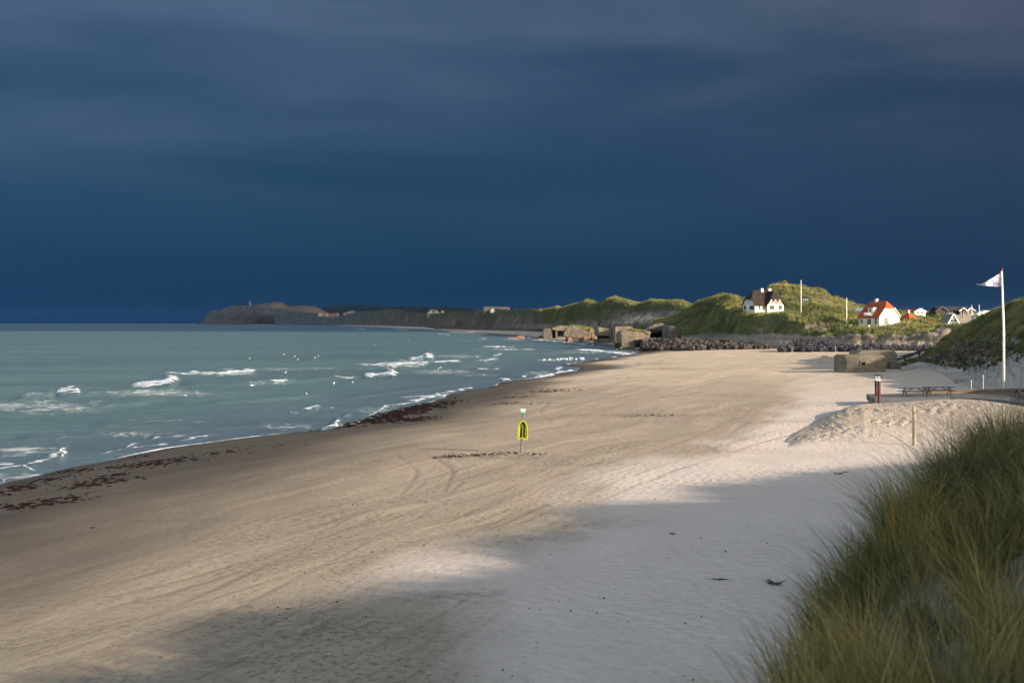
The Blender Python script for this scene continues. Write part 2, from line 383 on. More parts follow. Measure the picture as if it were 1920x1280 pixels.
MAT = {}
MAT['sand'] = sand_material()
MAT['dune'] = dune_material('dune_surface')
MAT['dune_side'] = dune_material('beach_side_dune_surface', g1=(0.100, 0.098, 0.036), g2=(0.042, 0.047, 0.020), s1=(0.45, 0.385, 0.33), s2=(0.33, 0.275, 0.225), soil=(0.060, 0.047, 0.036))
MAT['dune_near'] = dune_material('near_dune_surface', sc=6.0, s1=(0.36, 0.315, 0.26), s2=(0.24, 0.20, 0.16), soil=(0.12, 0.09, 0.065))
MAT['cliff'] = cliff_material()
MAT['forest'] = simple('wooded_slope', (0.018, 0.028, 0.026), 0.95, 0.5, 0.02, 0.6, 0.05, 0.05)
MAT['far_sand'] = simple('drift_sand', (0.098, 0.082, 0.072), 0.95, 0.2, 0.02, 0, 1, 0.05)
MAT['water'] = water_material()
MAT['concrete'] = concrete_material('bunker_concrete')
MAT['concrete_grey'] = concrete_material('grey_bunker_concrete', (0.078, 0.068, 0.056), (0.128, 0.113, 0.092), (0.030, 0.026, 0.022), (0.10, 0.074, 0.046))
MAT['concrete_dark'] = concrete_material('black_stained_concrete', (0.060, 0.056, 0.052), (0.10, 0.094, 0.085), (0.02, 0.02, 0.02), (0.07, 0.055, 0.045))
MAT['concrete_rust'] = concrete_material('rusty_concrete', (0.19, 0.11, 0.06), (0.26, 0.165, 0.095), (0.06, 0.04, 0.03), (0.22, 0.10, 0.045))
MAT['recess_shade'] = simple('recess_shade_black', (0.008, 0.008, 0.008), 1.0, 0.2, 1, 0, 1, 0.0)  # near-black stands in for the shade inside openings and undercuts
MAT['turf'] = simple('bunker_turf', (0.13, 0.125, 0.038), 0.95, 0.4, 0.8, 0.9, 2.0, 0.05)
MAT['white_far'] = simple('cloud_shaded_white_render', (0.21, 0.21, 0.21), 0.85, 0.1, 0.8)  # white render darkened in colour for the cloud shadow on far houses
MAT['white'] = simple('white_render', (0.50, 0.49, 0.465), 0.85, 0.05, 0.8, 0, 1, 0.2)
MAT['cream'] = simple('cream_render', (0.54, 0.475, 0.385), 0.85, 0.05, 0.8, 0, 1, 0.2)
MAT['thatch'] = simple('thatch', (0.034, 0.027, 0.025), 0.95, 0.35, 1.2, 0.7, 4.0, 0.05, stretch=(1, 1, 2.5))
MAT['tile'] = simple('red_roof_tile', (0.31, 0.066, 0.020), 0.75, 0.25, 1.0, 0.4, 3.0, 0.15, stretch=(1, 1, 6))
MAT['dark_roof'] = simple('dark_felt_roof', (0.030, 0.033, 0.040), 0.8, 0.2, 0.8, 0, 1, 0.2)
MAT['grey_roof'] = simple('grey_felt_roof', (0.155, 0.145, 0.128), 0.85, 0.15, 0.8, 0.2, 6, 0.15)
MAT['black_wood'] = simple('black_boarding', (0.016, 0.016, 0.018), 0.7, 0.2, 2, 0, 1, 0.2)
MAT['timber_dark'] = simple('dark_timber_frame', (0.045, 0.028, 0.022), 0.8, 0.2, 2)
MAT['frame'] = simple('white_frame_paint', (0.62, 0.62, 0.60), 0.5, 0.04, 2)
MAT['frame_green'] = simple('grey_green_shutter', (0.10, 0.12, 0.10), 0.6, 0.1, 2)
MAT['door'] = simple('brown_door', (0.10, 0.07, 0.05), 0.6, 0.2, 3)
MAT['glass'] = simple('window_glass', (0.014, 0.018, 0.020), 0.3, 0.1, 1, 0, 1, 0.12)
MAT['glass_sky'] = simple('skylight_glass', (0.25, 0.32, 0.42), 0.1, 0.1, 1, 0, 1, 0.6)
MAT['pole_white'] = simple('white_flagpole_paint', (0.66, 0.64, 0.58), 0.45, 0.1, 1.5, 0, 1, 0.4)
MAT['pole_grey'] = simple('galvanised_pole', (0.42, 0.42, 0.40), 0.5, 0.1, 2, 0, 1, 0.4)
MAT['red_dark'] = simple('dark_red_paint', (0.075, 0.009, 0.010), 0.5, 0.2, 2)
MAT['navy'] = simple('navy_print', (0.014, 0.016, 0.085), 0.8, 0.1, 4)
MAT['sleeve'] = simple('dark_blue_sleeve', (0.016, 0.018, 0.034), 0.6, 0.1, 4)
MAT['lilac'] = simple('lilac_blue_print', (0.055, 0.05, 0.20), 0.8, 0.1, 4)
MAT['cloth'] = simple('white_flag_cloth', (0.34, 0.34, 0.43), 0.85, 0.05, 2)
MAT['timber'] = simple('weathered_timber', (0.165, 0.125, 0.088), 0.85, 0.3, 1.0, 0.4, 8, 0.15, stretch=(0.6, 4, 4))
MAT['timber_red'] = simple('brown_stained_timber', (0.042, 0.032, 0.026), 0.8, 0.3, 2.0, 0.3, 10, 0.15)
MAT['deck'] = simple('grey_deck_boards', (0.115, 0.110, 0.103), 0.85, 0.25, 0.8, 0.3, 5, 0.2, stretch=(5, 0.5, 1))
MAT['deck_side'] = simple('grey_deck_fascia', (0.082, 0.088, 0.094), 0.8, 0.2, 0.5, 0.2, 5, 0.2, stretch=(0.4, 1, 6))
MAT['post'] = simple('pale_driftwood_post', (0.30, 0.255, 0.18), 0.9, 0.3, 1.5, 0.5, 9, 0.1, stretch=(4, 4, 0.6))
MAT['steel'] = simple('dark_galvanised_post', (0.10, 0.092, 0.085), 0.55, 0.2, 3, 0, 1, 0.4)
MAT['yellow'] = simple('fluorescent_yellow_board', (0.27, 0.31, 0.010), 0.45, 0.12, 2.5, 0, 1, 0.4)
MAT['olive'] = simple('dull_yellow_board_deck', (0.115, 0.130, 0.012), 0.5, 0.15, 3, 0, 1, 0.3)
MAT['black'] = simple('black_rubber', (0.010, 0.010, 0.010), 0.6, 0.1, 3)
MAT['green_sign'] = simple('green_sign_face', (0.015, 0.30, 0.17), 0.4, 0.05, 2, 0, 1, 0.4)
MAT['white_sign'] = simple('white_sign_face', (0.75, 0.80, 0.78), 0.4, 0.05, 2, 0, 1, 0.4)
MAT['rock'] = simple('grey_brown_boulder', (0.055, 0.046, 0.038), 0.9, 0.5, 0.22, 0.6, 2, 0.2, col2=(0.018, 0.016, 0.015))
MAT['rock_black'] = simple('black_boulder', (0.028, 0.028, 0.034), 0.85, 0.5, 0.22, 0.6, 2, 0.25, col2=(0.009, 0.009, 0.012))
MAT['weed'] = simple('red_brown_seaweed', (0.010, 0.0055, 0.0045), 0.9, 0.4, 1.2, 0, 1, 0.08)
MAT['twig'] = simple('dry_driftwood', (0.075, 0.055, 0.042), 0.9, 0.3, 5)
MAT['gull'] = simple('white_feathers', (0.80, 0.79, 0.77), 0.8, 0.04, 6)
MAT['gull_grey'] = simple('grey_feathers', (0.36, 0.37, 0.39), 0.8, 0.08, 6)
MAT['cloth_dark'] = simple('dark_clothing', (0.022, 0.022, 0.028), 0.9, 0.2, 3)
MAT['skin'] = simple('skin', (0.45, 0.29, 0.21), 0.6, 0.05, 6)
MAT['grass_near'] = grass_material('marram_blades', [(0.036, 0.044, 0.014), (0.080, 0.084, 0.024), (0.150, 0.132, 0.036), (0.245, 0.180, 0.056), (0.38, 0.265, 0.105)])
MAT['grass_far'] = grass_material('dune_grass_blades', [(0.055, 0.066, 0.024), (0.085, 0.096, 0.032), (0.120, 0.128, 0.040), (0.165, 0.160, 0.055), (0.24, 0.205, 0.085)], 0.8)

# ------------------------------------------------------------------ SETTING: beach
def axis(parts):
    out = []
    for a, b, st in parts: out += list(np.arange(a, b, st))
    out.append(parts[-1][1]); return np.array(out, float)

TRACKS = [[(960, 985), (1100, 925), (1300, 850), (1480, 800)], [(985, 1000), (1120, 940), (1320, 862), (1500, 808)],
          [(0, 1125), (250, 1085), (520, 1010), (760, 930), (960, 870)], [(0, 1150), (260, 1108), (540, 1030), (780, 948), (985, 885)],
          [(1075, 800), (1180, 765), (1300, 725), (1420, 702)], [(1000, 790), (1090, 768), (1200, 735), (1330, 700)],
          [(300, 1200), (560, 1080), (800, 960), (870, 900)], [(0, 1220), (300, 1150), (600, 1060), (900, 985), (1150, 900)],
          [(1130, 850), (1200, 832), (1270, 838), (1300, 860)], [(1100, 690), (1250, 676), (1420, 672), (1560, 680)], [(1060, 745), (1200, 716), (1380, 690), (1540, 688)],
          [(1040, 800), (1010, 770), (1040, 750), (1110, 742)], [(700, 985), (830, 930), (850, 880), (800, 850)],
          [(880, 1000), (1000, 940), (1180, 880), (1330, 830), (1450, 770)]]
def build_beach():
    py = axis([(605.6, 640, 0.25), (640, 1300, 1.2), (1300, 2000, 8), (2000, 9000, 250)])
    px = np.concatenate([np.arange(-9000, -200, 220), np.arange(-200, 2150, 2.2), np.arange(2150, 9000, 180)])
    D = (CZ - 1.6) * F / (py - H0)
    Y = np.minimum(np.repeat(D[:, None], len(px), 1), 15500 / np.hypot(1, (px - 960) / F)[None, :]); X = (px - 960)[None, :] / F * Y
    s = shore_s(X, Y); Z = beach_z(X, Y)
    n1 = fbm(X / 22, Y / 50, 4, 31); n2 = fbm(X / 6, Y / 16, 4, 32)
    lim = np.interp(Y, [0, 60, 90, 130, 200, 330, 450, 800], [14, 17, 19, 13, 7.5, 7, 9, 7])
    wet = sstep(s + 3.0 * n1 + 1.3 * n2, lim * 1.45, lim * 0.45) * 0.92
    wet = np.maximum(wet, 1.0 * sstep(s + 0.8 * n2, 3.0, 1.2))
    dl = np.interp(Y, [0, 40, 46, 53, 60, 75, 90, 140], [29.0, 29.3, 28.6, 28.8, 31.0, 34, 37.5, 42])
    dry = sstep(s + 4.5 * n1 + 2.5 * n2, dl - 2.5, dl + 4) * np.interp(Y, [60, 140, 260], [1, .9, 0.35])
    # dips between old footprints, thicker on the dry sand near the dune
    foot = np.clip(0.25 + 0.75 * fbm(X / 9, Y / 15, 3, 40) + 0.4 * dry, 0, 1) * (1 - wet)
    Z = Z + foot * 0.016 * fbm(X / 0.42, Y / 0.6, 2, 41) * (Y < 170)
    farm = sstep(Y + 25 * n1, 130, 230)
    pr = np.stack([(X / Y * F + 960), H0 + (CZ - Z) / Y * F], -1)
    trk = np.zeros_like(X)
    for T in TRACKS:
        for off in (0, 1.9):
            P = [G(*p) for p in T]
            # densify with a curve
            t = np.linspace(0, len(P) - 1, 60)
            tx = np.interp(t, range(len(P)), [p.x for p in P]); ty = np.interp(t, range(len(P)), [p.y for p in P])
            k = np.ones(9) / 9
            tx = np.convolve(np.pad(tx, 4, 'edge'), k, 'valid'); ty = np.convolve(np.pad(ty, 4, 'edge'), k, 'valid')
            dx = np.gradient(tx); dy = np.gradient(ty); L = np.hypot(dx, dy); tx = tx - dy / L * off; ty = ty + dx / L * off
            box = (Y > ty.min() - 2) & (Y < ty.max() + 2) & (X > tx.min() - 2) & (X < tx.max() + 2)
            if not box.any(): continue
            bx, by = X[box], Y[box]; best = np.full(bx.shape, 1e9)
            for i in range(len(tx) - 1):
                ax, ay, ux, uy = tx[i], ty[i], tx[i + 1] - tx[i], ty[i + 1] - ty[i]
                q = np.clip(((bx - ax) * ux + (by - ay) * uy) / (ux * ux + uy * uy + 1e-9), 0, 1)
                best = np.minimum(best, (bx - ax - q * ux) ** 2 + (by - ay - q * uy) ** 2)
            w = np.maximum(0.16, by * 0.0016)
            trk[box] = np.maximum(trk[box], np.exp(-best / (w * w)))
    fade = np.clip(0.55 + 0.8 * fbm(X / 6, Y / 12, 3, 77), 0, 1)
    trk *= fade * (1 - 0.5 * wet)
    Z = Z - 0.03 * trk
    # soft wrack marks; some ellipses paint the dark mottled shade on the near sand
    weed = np.zeros_like(X)
    PX, PY = pr[..., 0], pr[..., 1]
    for (cx, cy, ax, ay, st) in [(1200, 778, 110, 3.0, .7), (1010, 733, 60, 2.0, .8), (1230, 682, 40, 2, .5), (1030, 745, 50, 2, .5), (1260, 692, 70, 1.5, .6),
                                 (1480, 790, 140, 3, .4), (850, 1118, 90, 16, .62), (640, 1180, 190, 30, .45), (480, 1240, 200, 30, .30), (1130, 978, 90, 10, .42), (620, 1010, 300, 40, .15), (250, 975, 280, 3, .3),
                                 (940, 856, 110, 4, .8), (620, 880, 90, 2.5, .3), (1000, 1010, 150, 8, .25), (1120, 870, 120, 4, .3)]:
        weed = np.maximum(weed, st * np.exp(-((PX - cx) / ax) ** 2 - ((PY - cy) / ay) ** 2))
    st = np.stack([X * .93 - Y * .36 + 2.0 * n1, Y * .93 + X * .36, 0 * Y], -1)      # along and across the raked, driven-over direction
    o = grid_obj('beach', X, Y, Z, MAT['sand'], dict(wet=wet, dry=dry, far=farm, foot=foot, weed=weed, track=trk, st=st))
    tag(o, kind='structure')
build_beach()

# ------------------------------------------------------------------ sea
# each breaker: photo points along its crest (px, py, half thickness above, below), height of the crest in metres
SWELLS = [([(120, 742), (200, 739), (300, 734), (345, 731)], .35, 3.0), ([(150, 690), (300, 693), (400, 696), (520, 695)], .30, 1.6), ([(330, 722), (420, 723), (560, 716), (640, 708)], .30, 2.2),
          ([(560, 676), (660, 674), (760, 673)], .3, 1.3), ([(0, 770), (120, 772), (220, 760), (300, 752)], .28, 4.0), ([(170, 799), (300, 801), (420, 803), (520, 800)], .22, 4.0), ([(400, 660), (600, 661), (760, 660)], .2, 1.0),
          ([(840, 661), (930, 660), (1000, 661)], .3, 1.0), ([(840, 687), (930, 684), (1000, 684)], .25, 1.4), ([(0, 700), (150, 703), (260, 706)], .25, 1.8), ([(380, 757), (480, 752), (600, 742)], .2, 2.6), ([(640, 748), (720, 738), (800, 728), (900, 718)], .15, 2.4), ([(20, 822), (160, 818), (280, 812)], .2, 3.4)]
BREAKERS = [
    ([(96, 738, 1, 2), (108, 736, 4, 5), (130, 735, 5, 5), (146, 735, 5, 4), (153, 738, 1, 2)], 0.55, 1.0),
    ([(20, 749, 2, 4), (60, 744, 4, 5), (103, 739, 4, 6)], 0.5, 0.50),
    ([(232, 723, 1, 3), (265, 722, 3, 5), (298, 719, 4, 8), (318, 714, 6, 10), (332, 712, 5, 5), (340, 713, 1, 1)], 0.7, 0.95),
    ([(282, 700, 1, 1), (340, 700, 1.5, 2), (420, 700, 2.5, 3.5), (460, 699, 4, 4.5), (482, 697, 3, 3), (490, 697, 1, 1)], 0.4, 0.9),
    ([(480, 718, 1, 2), (510, 718, 2, 2), (530, 717, 2, 2.2), (560, 713, 1, 1)], 0.25, 0.75),
    ([(754, 673, 1, 1.5), (785, 672, 2, 3), (800, 669, 4.5, 5), (811, 669, 3, 4), (816, 670, 1, 1)], 0.9, 1.0),
    ([(642, 682, 1, 1), (700, 684, 1.5, 2), (725, 686, 4, 4.5), (760, 684, 4, 4.5), (790, 682, 3, 3), (812, 681, 1, 1)], 0.6, 0.95),
    ([(795, 679, .5, 1), (840, 678, 1.6, 1.6), (862, 677, 2, 2), (867, 677, 1, 1)], 0.4, 0.9),
    ([(672, 704, 1, 1), (685, 704, 3, 3), (702, 702, 1.5, 2), (718, 702, 2, 2), (735, 700, 4, 4), (750, 699, 1, 1)], 0.5, 0.98),
    ([(615, 706, 1, 1), (650, 708, 1.2, 1.2), (676, 706, 1, 1)], 0.2, 0.7),
    ([(878, 677, 1, 1), (910, 676.5, 1.5, 1.5), (930, 673, 1.5, 1.5), (935, 671, 1, 1)], 0.4, 0.85),
    ([(918, 668, 1, 1), (930, 666.5, 1.5, 1.5), (942, 663, 1, 1)], 0.4, 0.85),
    ([(890, 650, .6, .6), (930, 650.5, 1.1, 1.1), (970, 651, .6, .6)], 0.3, 0.8),
    ([(905, 656, .5, .5), (960, 656, .9, .9), (1010, 655, .5, .5)], 0.3, 0.75),
    ([(878, 692, 1, 1), (910, 693, 1.5, 1.5), (940, 692, 1, 1)], 0.3, 0.75),
    ([(930, 711.5, 1, 1), (945, 712, 2, 2), (958, 712, 1, 1)], 0.2, 0.9),
    ([(556, 770, 1, 1), (575, 768, 2.5, 2.5), (592, 764, 3, 3), (603, 760, 1, 1)], 0.3, 0.9),
    ([(536, 772, 1, 1), (548, 775, 1.5, 2), (560, 773, 1, 1)], 0.1, 0.6),
    ([(596, 808, 2, 2), (615, 802, 3, 5), (630, 793, 4, 5), (640, 787, 2, 2)], 0.25, 0.95),
    ([(638, 782, 2, 2), (650, 778, 2.5, 2.5), (660, 776, 1, 1)], 0.15, 0.8),
    ([(640, 796, 2, 2), (700, 776, 2, 2), (722, 762, 2, 2), (760, 755, 2.5, 2.5), (800, 746, 2.5, 3), (840, 734, 2, 2), (905, 724, 1.5, 1.5)], 0.05, 0.8),
    ([(322, 832, 2, 2), (350, 826, 2.5, 2.5), (380, 819, 2.5, 2.5), (405, 811, 1, 1)], 0.15, 0.85),
    ([(225, 842, 1, 1), (245, 836, 2.5, 3), (260, 833, 2, 2)], 0.12, 0.85),
    ([(278, 823, 1, 1), (290, 820, 2, 2), (303, 819, 1, 1)], 0.1, 0.8),
    ([(135, 860, 1.3, 1.3), (190, 850, 1.6, 1.6), (235, 841, 1.5, 1.5), (330, 832, 1.5, 1.5)], 0.03, 0.7),
    ([(100, 824, 1, 1), (112, 828, 1.2, 1.5), (128, 834, 2, 2), (132, 836, 1, 1)], 0.05, 0.6),
    ([(30, 877, 4, 4), (60, 871, 6, 5), (90, 861, 8, 6), (112, 851, 9, 7), (126, 843, 6, 6), (131, 838, 2, 2)], 0.15, 0.80),
    ([(-40, 870, 6, 6), (0, 873, 6, 5), (40, 876, 6, 3), (75, 872, 4, 3)], 0.12, 0.60),
    ([(-60, 882, 2, 2), (0, 879, 2, 1.5), (42, 877, 2, 2), (60, 882, 1.5, 1.5), (80, 888, 1.5, 1.5)], 0.03, 0.8),
    ([(-20, 912, 2, 2), (8, 903, 2, 2), (15, 898, 1.5, 1.5), (50, 894, 1.5, 1.5), (80, 888, 1.5, 1.5)], 0.03, 0.8),
    ([(978, 637, .8, .8), (1020, 638, 1.0, 1.0), (1060, 641, 1.0, 1.2), (1112, 647, .8, .8)], 0.2, 0.85),
    ([(1058, 655, 1, 1), (1090, 656, 1.5, 1.6), (1130, 658, 1.5, 1.6), (1180, 664, 2, 2), (1190, 666, 1, 1)], 0.15, 0.95),
    ([(1138, 671, .8, .8), (1150, 671, 2, 1.5), (1165, 669, 1.4, 1.4), (1180, 667, 1, 1)], 0.1, 0.9),
    ([(985, 712, 2, 2), (1010, 708, 3, 3), (1040, 703, 3, 3), (1065, 697, 2.5, 2.5), (1083, 691, 1.5, 1.5)], 0.1, 0.9),
    ([(1035, 695, 1, 1), (1047, 692, 3, 3), (1056, 689, 1, 1)], 0.15, 0.8),
    ([(975, 705, 1, 1), (981, 705, 1.5, 1.5), (988, 706, 1, 1)], 0.1, 0.8),
    ([(1022, 664, .6, .6), (1031, 665, 1.3, 1.3), (1040, 665, .6, .6)], 0.1, 0.8),
    ([(990, 675, .6, .6), (1020, 675.6, 1, 1), (1050, 676, .7, .7)], 0.1, 0.55),
    ([(720, 617.5, .4, .4), (745, 617.6, .6, .6), (770, 618, .4, .4)], 0.2, 0.8),
    ([(660, 617, .4, .4), (680, 617.3, .5, .5), (690, 617.5, .4, .4)], 0.2, 0.7),
    ([(815, 626.5, .4, .4), (830, 627, .7, .7), (845, 627.4, .4, .4)], 0.2, 0.75),
    ([(820, 621.5, .3, .3), (860, 623, .6, .6), (930, 625.5, .5, .5)], 0.1, 0.7),
    ([(890, 635, .4, .4), (905, 635, .9, .9), (915, 635.5, .4, .4)], 0.2, 0.8),
    ([(930, 636, .4, .4), (955, 636.5, .7, .7), (990, 637, .4, .4)], 0.1, 0.75),
    ([(340, 742, .6, .6), (346, 741, 1.5, 1.5), (352, 741, .6, .6)], 0.1, 0.7),
    ([(360, 734, .6, .6), (366, 735, 1, 1), (373, 735, .6, .6)], 0.05, 0.6),
]
WASH = [(95, 765, 125, 17, .50), (20, 762, 60, 14, .55), (300, 738, 170, 7, .46), (180, 755, 30, 10, .40), (520, 692, 120, 5, .42), (600, 690, 60, 4, .42), (480, 720, 60, 4, .42), (830, 697, 90, 7, .50), (900, 703, 80, 4, .42), (860, 668, 80, 5, .46),
        (900, 682, 60, 5, .38), (700, 690, 80, 4, .36), (50, 845, 90, 14, .50), (300, 790, 140, 5, .40), (250, 815, 220, 9, .38), (540, 800, 70, 10, .42), (420, 745, 60, 4, .36),
        (610, 765, 60, 6, .34), (30, 893, 60, 10, .42), (1020, 700, 60, 8, .45), (1090, 660, 80, 4, .42), (700, 770, 60, 10, .42), (800, 743, 70, 6, .45), (560, 660, 60, 2, .25), (930, 655, 80, 4, .36)]
def build_sea():
    py = axis([(605.55, 640, 0.25), (640, 925, 0.62), (925, 1300, 12), (1300, 6000, 250)])
    px = np.concatenate([np.arange(-12000, -150, 160), np.arange(-150, 1235, 1.5), np.arange(1235, 2600, 40)])
    D = CZ * F / (py - H0)
    Y = np.minimum(np.repeat(D[:, None], len(px), 1), 16000 / np.hypot(1, (px - 960) / F)[None, :]); X = (px - 960)[None, :] / F * Y
    PX = np.repeat(px[None, :], len(py), 0); PY = np.repeat(py[:, None], len(px), 1)
    bz = beach_z(X, Y)
    fade = np.clip(1 - Y / 900, 0, 1)
    deep = sstep(-bz, 0.05, 0.9)
    Z = 0.10 * fade * deep * fbm(X / 16, Y / 5.5, 3, 51) + 0.06 * fade * deep * noise(X / 40 + .3, Y / 11, 52)
    jig = fbm(X / 3.5, Y / 4.0, 4, 53)
    foam = np.zeros_like(X)
    for pts, A, st in BREAKERS:
        p = np.array(pts, float)
        m = (PX > p[0, 0] - 3) & (PX < p[-1, 0] + 3) & (np.abs(PY - p[:, 1].mean()) < 60)
        if not m.any(): continue
        x = PX[m]; c = np.interp(x, p[:, 0], p[:, 1]); up = np.interp(x, p[:, 0], p[:, 2]); dn = np.interp(x, p[:, 0], p[:, 3])
        dd = Y[m]
        dy = PY[m] - c + 0.9 * jig[m] * np.minimum(up + dn, 8)
        k_ = 1 - 0.35 * np.clip((c - 740) / 60, 0, 1)
        t = np.where(dy < 0, -dy / (up * k_), dy / (dn * k_))
        tp = 0.18 * (p[-1, 0] - p[0, 0]) + 3; end = sstep(x, p[0, 0] - 3, p[0, 0] + 1.6 * tp) * sstep(-x, -p[-1, 0] - 3, -p[-1, 0] + .7 * tp)
        near_ = np.clip((c - 740) / 60, 0, 1)
        foam[m] = np.maximum(foam[m], (st - 0.14 * near_) * np.clip(1.30 - t, 0, 1) ** 0.9 * np.clip(0.95 + 0.35 * jig[m], 0.3, 1.1) * end)
        wid = np.maximum((up + dn) * 0.9, 2.0)
        A = 0.75 * A * (up / p[:, 2].max()) ** 1.2
        Z[m] += A * np.exp(-((PY[m] - c - 0.3 * dn) / wid) ** 2) * end * (1 + 0.12 * jig[m])
        # dark hollow front of the breaker
        Z[m] -= 0.15 * A * np.exp(-((PY[m] - c - 2.2 * dn) / wid) ** 2) * end
    for pts, A, w in SWELLS:                           # unbroken swell ridges between the breakers
        p = np.array(pts, float); m = (PX > p[0, 0] - 10) & (PX < p[-1, 0] + 10) & (np.abs(PY - p[:, 1].mean()) < 50)
        c = np.interp(PX[m], p[:, 0], p[:, 1]); end = sstep(PX[m], p[0, 0] - 8, p[0, 0] + 40) * sstep(-PX[m], -p[-1, 0] - 8, -p[-1, 0] + 40)
        q = (PY[m] - c + .6 * w * jig[m] * .5) / w
        Z[m] += A * end * np.where(q < 0, np.exp(-(q / 2.2) ** 2), np.exp(-(q / .9) ** 2))
    for (cx, cy, ax, ay, st) in WASH:
        foam = np.maximum(foam, 0.86 * st * np.exp(-((PX - cx) / ax) ** 2 - ((PY - cy) / ay) ** 2) ** 0.7)
    # swash edge along the beach
    s = shore_s(X, Y)
    edge = np.exp(-((s + 0.15) / np.maximum(0.35, Y * 0.0019)) ** 2) * np.clip(0.55 + 0.9 * fbm(X / 9, Y / 14, 3, 57), 0, 1) * (Y < 1500)
    foam = np.maximum(foam, 0.85 * edge)
    shal = sstep(s, -26, -2) * np.clip(0.75 + 0.8 * fbm(X / 14, Y / 9, 3, 58), 0, 1)
    Z = np.where(s > 2, np.minimum(Z, 0.02), Z)
    ctr_s = s[:-1, :-1]
    o = grid_obj('sea', X, Y, Z, MAT['water'], dict(foam=foam, shallow=shal), keep=(ctr_s < 60))
    tag(o, kind='structure')
build_sea()

# ------------------------------------------------------------------ lofted dunes
def pchip_rows(A, nper):                          # A: (rows, cols) -> dense rows, no overshoot
    d = np.diff(A, axis=0)
    m = np.zeros_like(A)
    same = d[:-1] * d[1:] > 0
    m[1:-1] = np.where(same, 2 * d[:-1] * d[1:] / (d[:-1] + d[1:] + 1e-12 * np.sign(d[:-1] + d[1:]) + 1e-15), 0)
    m[0] = d[0]; m[-1] = d[-1]
    out = []
    for i in range(len(d)):
        k = nper[i]
        for t in np.linspace(0, 1, k, endpoint=False):
            h00 = 2 * t ** 3 - 3 * t ** 2 + 1; h10 = t ** 3 - 2 * t ** 2 + t; h01 = -2 * t ** 3 + 3 * t ** 2; h11 = t ** 3 - t ** 2
            out.append(h00 * A[i] + h10 * m[i] + h01 * A[i + 1] + h11 * m[i + 1])
    out.append(A[-1]); return np.array(out)
def loft(rows, px, nper, smooth=2):
    """rows: front to back, each (('p'|'z'), [(px, value)...], [(px, depth)...])"""
    k = np.exp(-np.linspace(-2, 2, 2 * smooth + 1) ** 2); k /= k.sum()
    xs, ds, zs = [], [], []
    for kind, a, d in rows:
        a = np.array(a, float); d = np.array(d, float)
        dd = np.interp(px, d[:, 0], d[:, 1]); v = np.interp(px, a[:, 0], a[:, 1])
        v = np.convolve(np.pad(v, smooth, 'edge'), k, 'valid')
        dd = np.convolve(np.pad(dd, 3 * smooth, 'edge'), np.ones(6 * smooth + 1) / (6 * smooth + 1), 'valid')
        zs.append(CZ + (H0 - v) / F * dd if kind == 'p' else v); ds.append(dd); xs.append((px - 960) / F * dd)
    Y = pchip_rows(np.array(ds), nper); Z = pchip_rows(np.array(zs), nper); X = (px - 960)[None, :] / F * Y
    V = np.concatenate([np.linspace(i, i + 1, n, endpoint=False) for i, n in enumerate(nper)] + [[len(nper)]])
    return X, Y, Z, np.repeat(V[:, None], len(px), 1), np.repeat(px[None, :], len(V), 0)
def screen(X, Y, Z): return X / Y * F + 960, H0 + (CZ - Z) / Y * F
def ell(PX, PY, L):
    m = np.zeros_like(PX)
    for (cx, cy, ax, ay, st) in L: m = np.maximum(m, st * np.exp(-((PX - cx) / ax) ** 2 - ((PY - cy) / ay) ** 2))
    return m

def blades(name, mat, base, height, width, lean, segs, tint, label, kind='stuff', cat='grass', curve=0.5):
    """base (N,3) roots, height (N), width (N), lean (N,2) horizontal tip offset as share of height; ribbons of segs quads ending in a point"""
    N = len(base)
    ang = rng.uniform(0, math.pi, N); wx = np.cos(ang) * width / 2; wy = np.sin(ang) * width / 2
    rows = []; al = []
    for k in range(segs + 1):
        t = k / segs
        c = base.copy()
        c[:, 0] += lean[:, 0] * height * t ** (1 + curve * 1.6); c[:, 1] += lean[:, 1] * height * t ** (1 + curve * 1.6)
        ll = np.hypot(lean[:, 0], lean[:, 1])
        c[:, 2] += height * (t - 0.22 * np.minimum(ll, 1.6) * t ** 2.5)
        w = (1 - t ** 2)
        if k < segs:
            a = c.copy(); a[:, 0] -= wx * w; a[:, 1] -= wy * w; b = c.copy(); b[:, 0] += wx * w; b[:, 1] += wy * w
            rows += [a, b]; al += [t, t]
        else: rows.append(c); al.append(1.0)
    per = len(rows)
    co = np.stack(rows, 1).reshape(-1, 3)
    i0 = (np.arange(N) * per)[:, None]
    loops = []; tot = []
    fl = []
    for k in range(segs - 1): fl.append([2 * k, 2 * k + 1, 2 * k + 3, 2 * k + 2])
    fl.append([2 * segs - 2, 2 * segs - 1, 2 * segs])
    flat = np.concatenate([np.array(f) for f in fl]); tt = np.array([len(f) for f in fl])
    loops = (i0 + flat[None, :]).ravel(); tot = np.tile(tt, N); starts = np.concatenate([[0], np.cumsum(tot)[:-1]])
    o = fast_mesh(name, co, loops, starts, tot, mat, True, dict(tint=np.repeat(tint, per), along=np.tile(np.array(al), N)))
    return tag(o, label, cat, kind=kind)
def sample_grid(X, Y, Z, dens, n):
    a = (np.hypot(X[:-1, 1:] - X[:-1, :-1], Y[:-1, 1:] - Y[:-1, :-1]) * np.sqrt((X[1:, :-1] - X[:-1, :-1]) ** 2 + (Y[1:, :-1] - Y[:-1, :-1]) ** 2 + (Z[1:, :-1] - Z[:-1, :-1]) ** 2))
    p = (a * dens[:-1, :-1]).ravel(); p = p / p.sum()
    idx = rng.choice(len(p), n, p=p); r, c = np.unravel_index(idx, a.shape)
    u = rng.random(n); v = rng.random(n)
    def bl(A): return A[r, c] * (1 - u) * (1 - v) + A[r, c + 1] * u * (1 - v) + A[r + 1, c] * (1 - u) * v + A[r + 1, c + 1] * u * v
    return np.stack([bl(X), bl(Y), bl(Z)], -1)
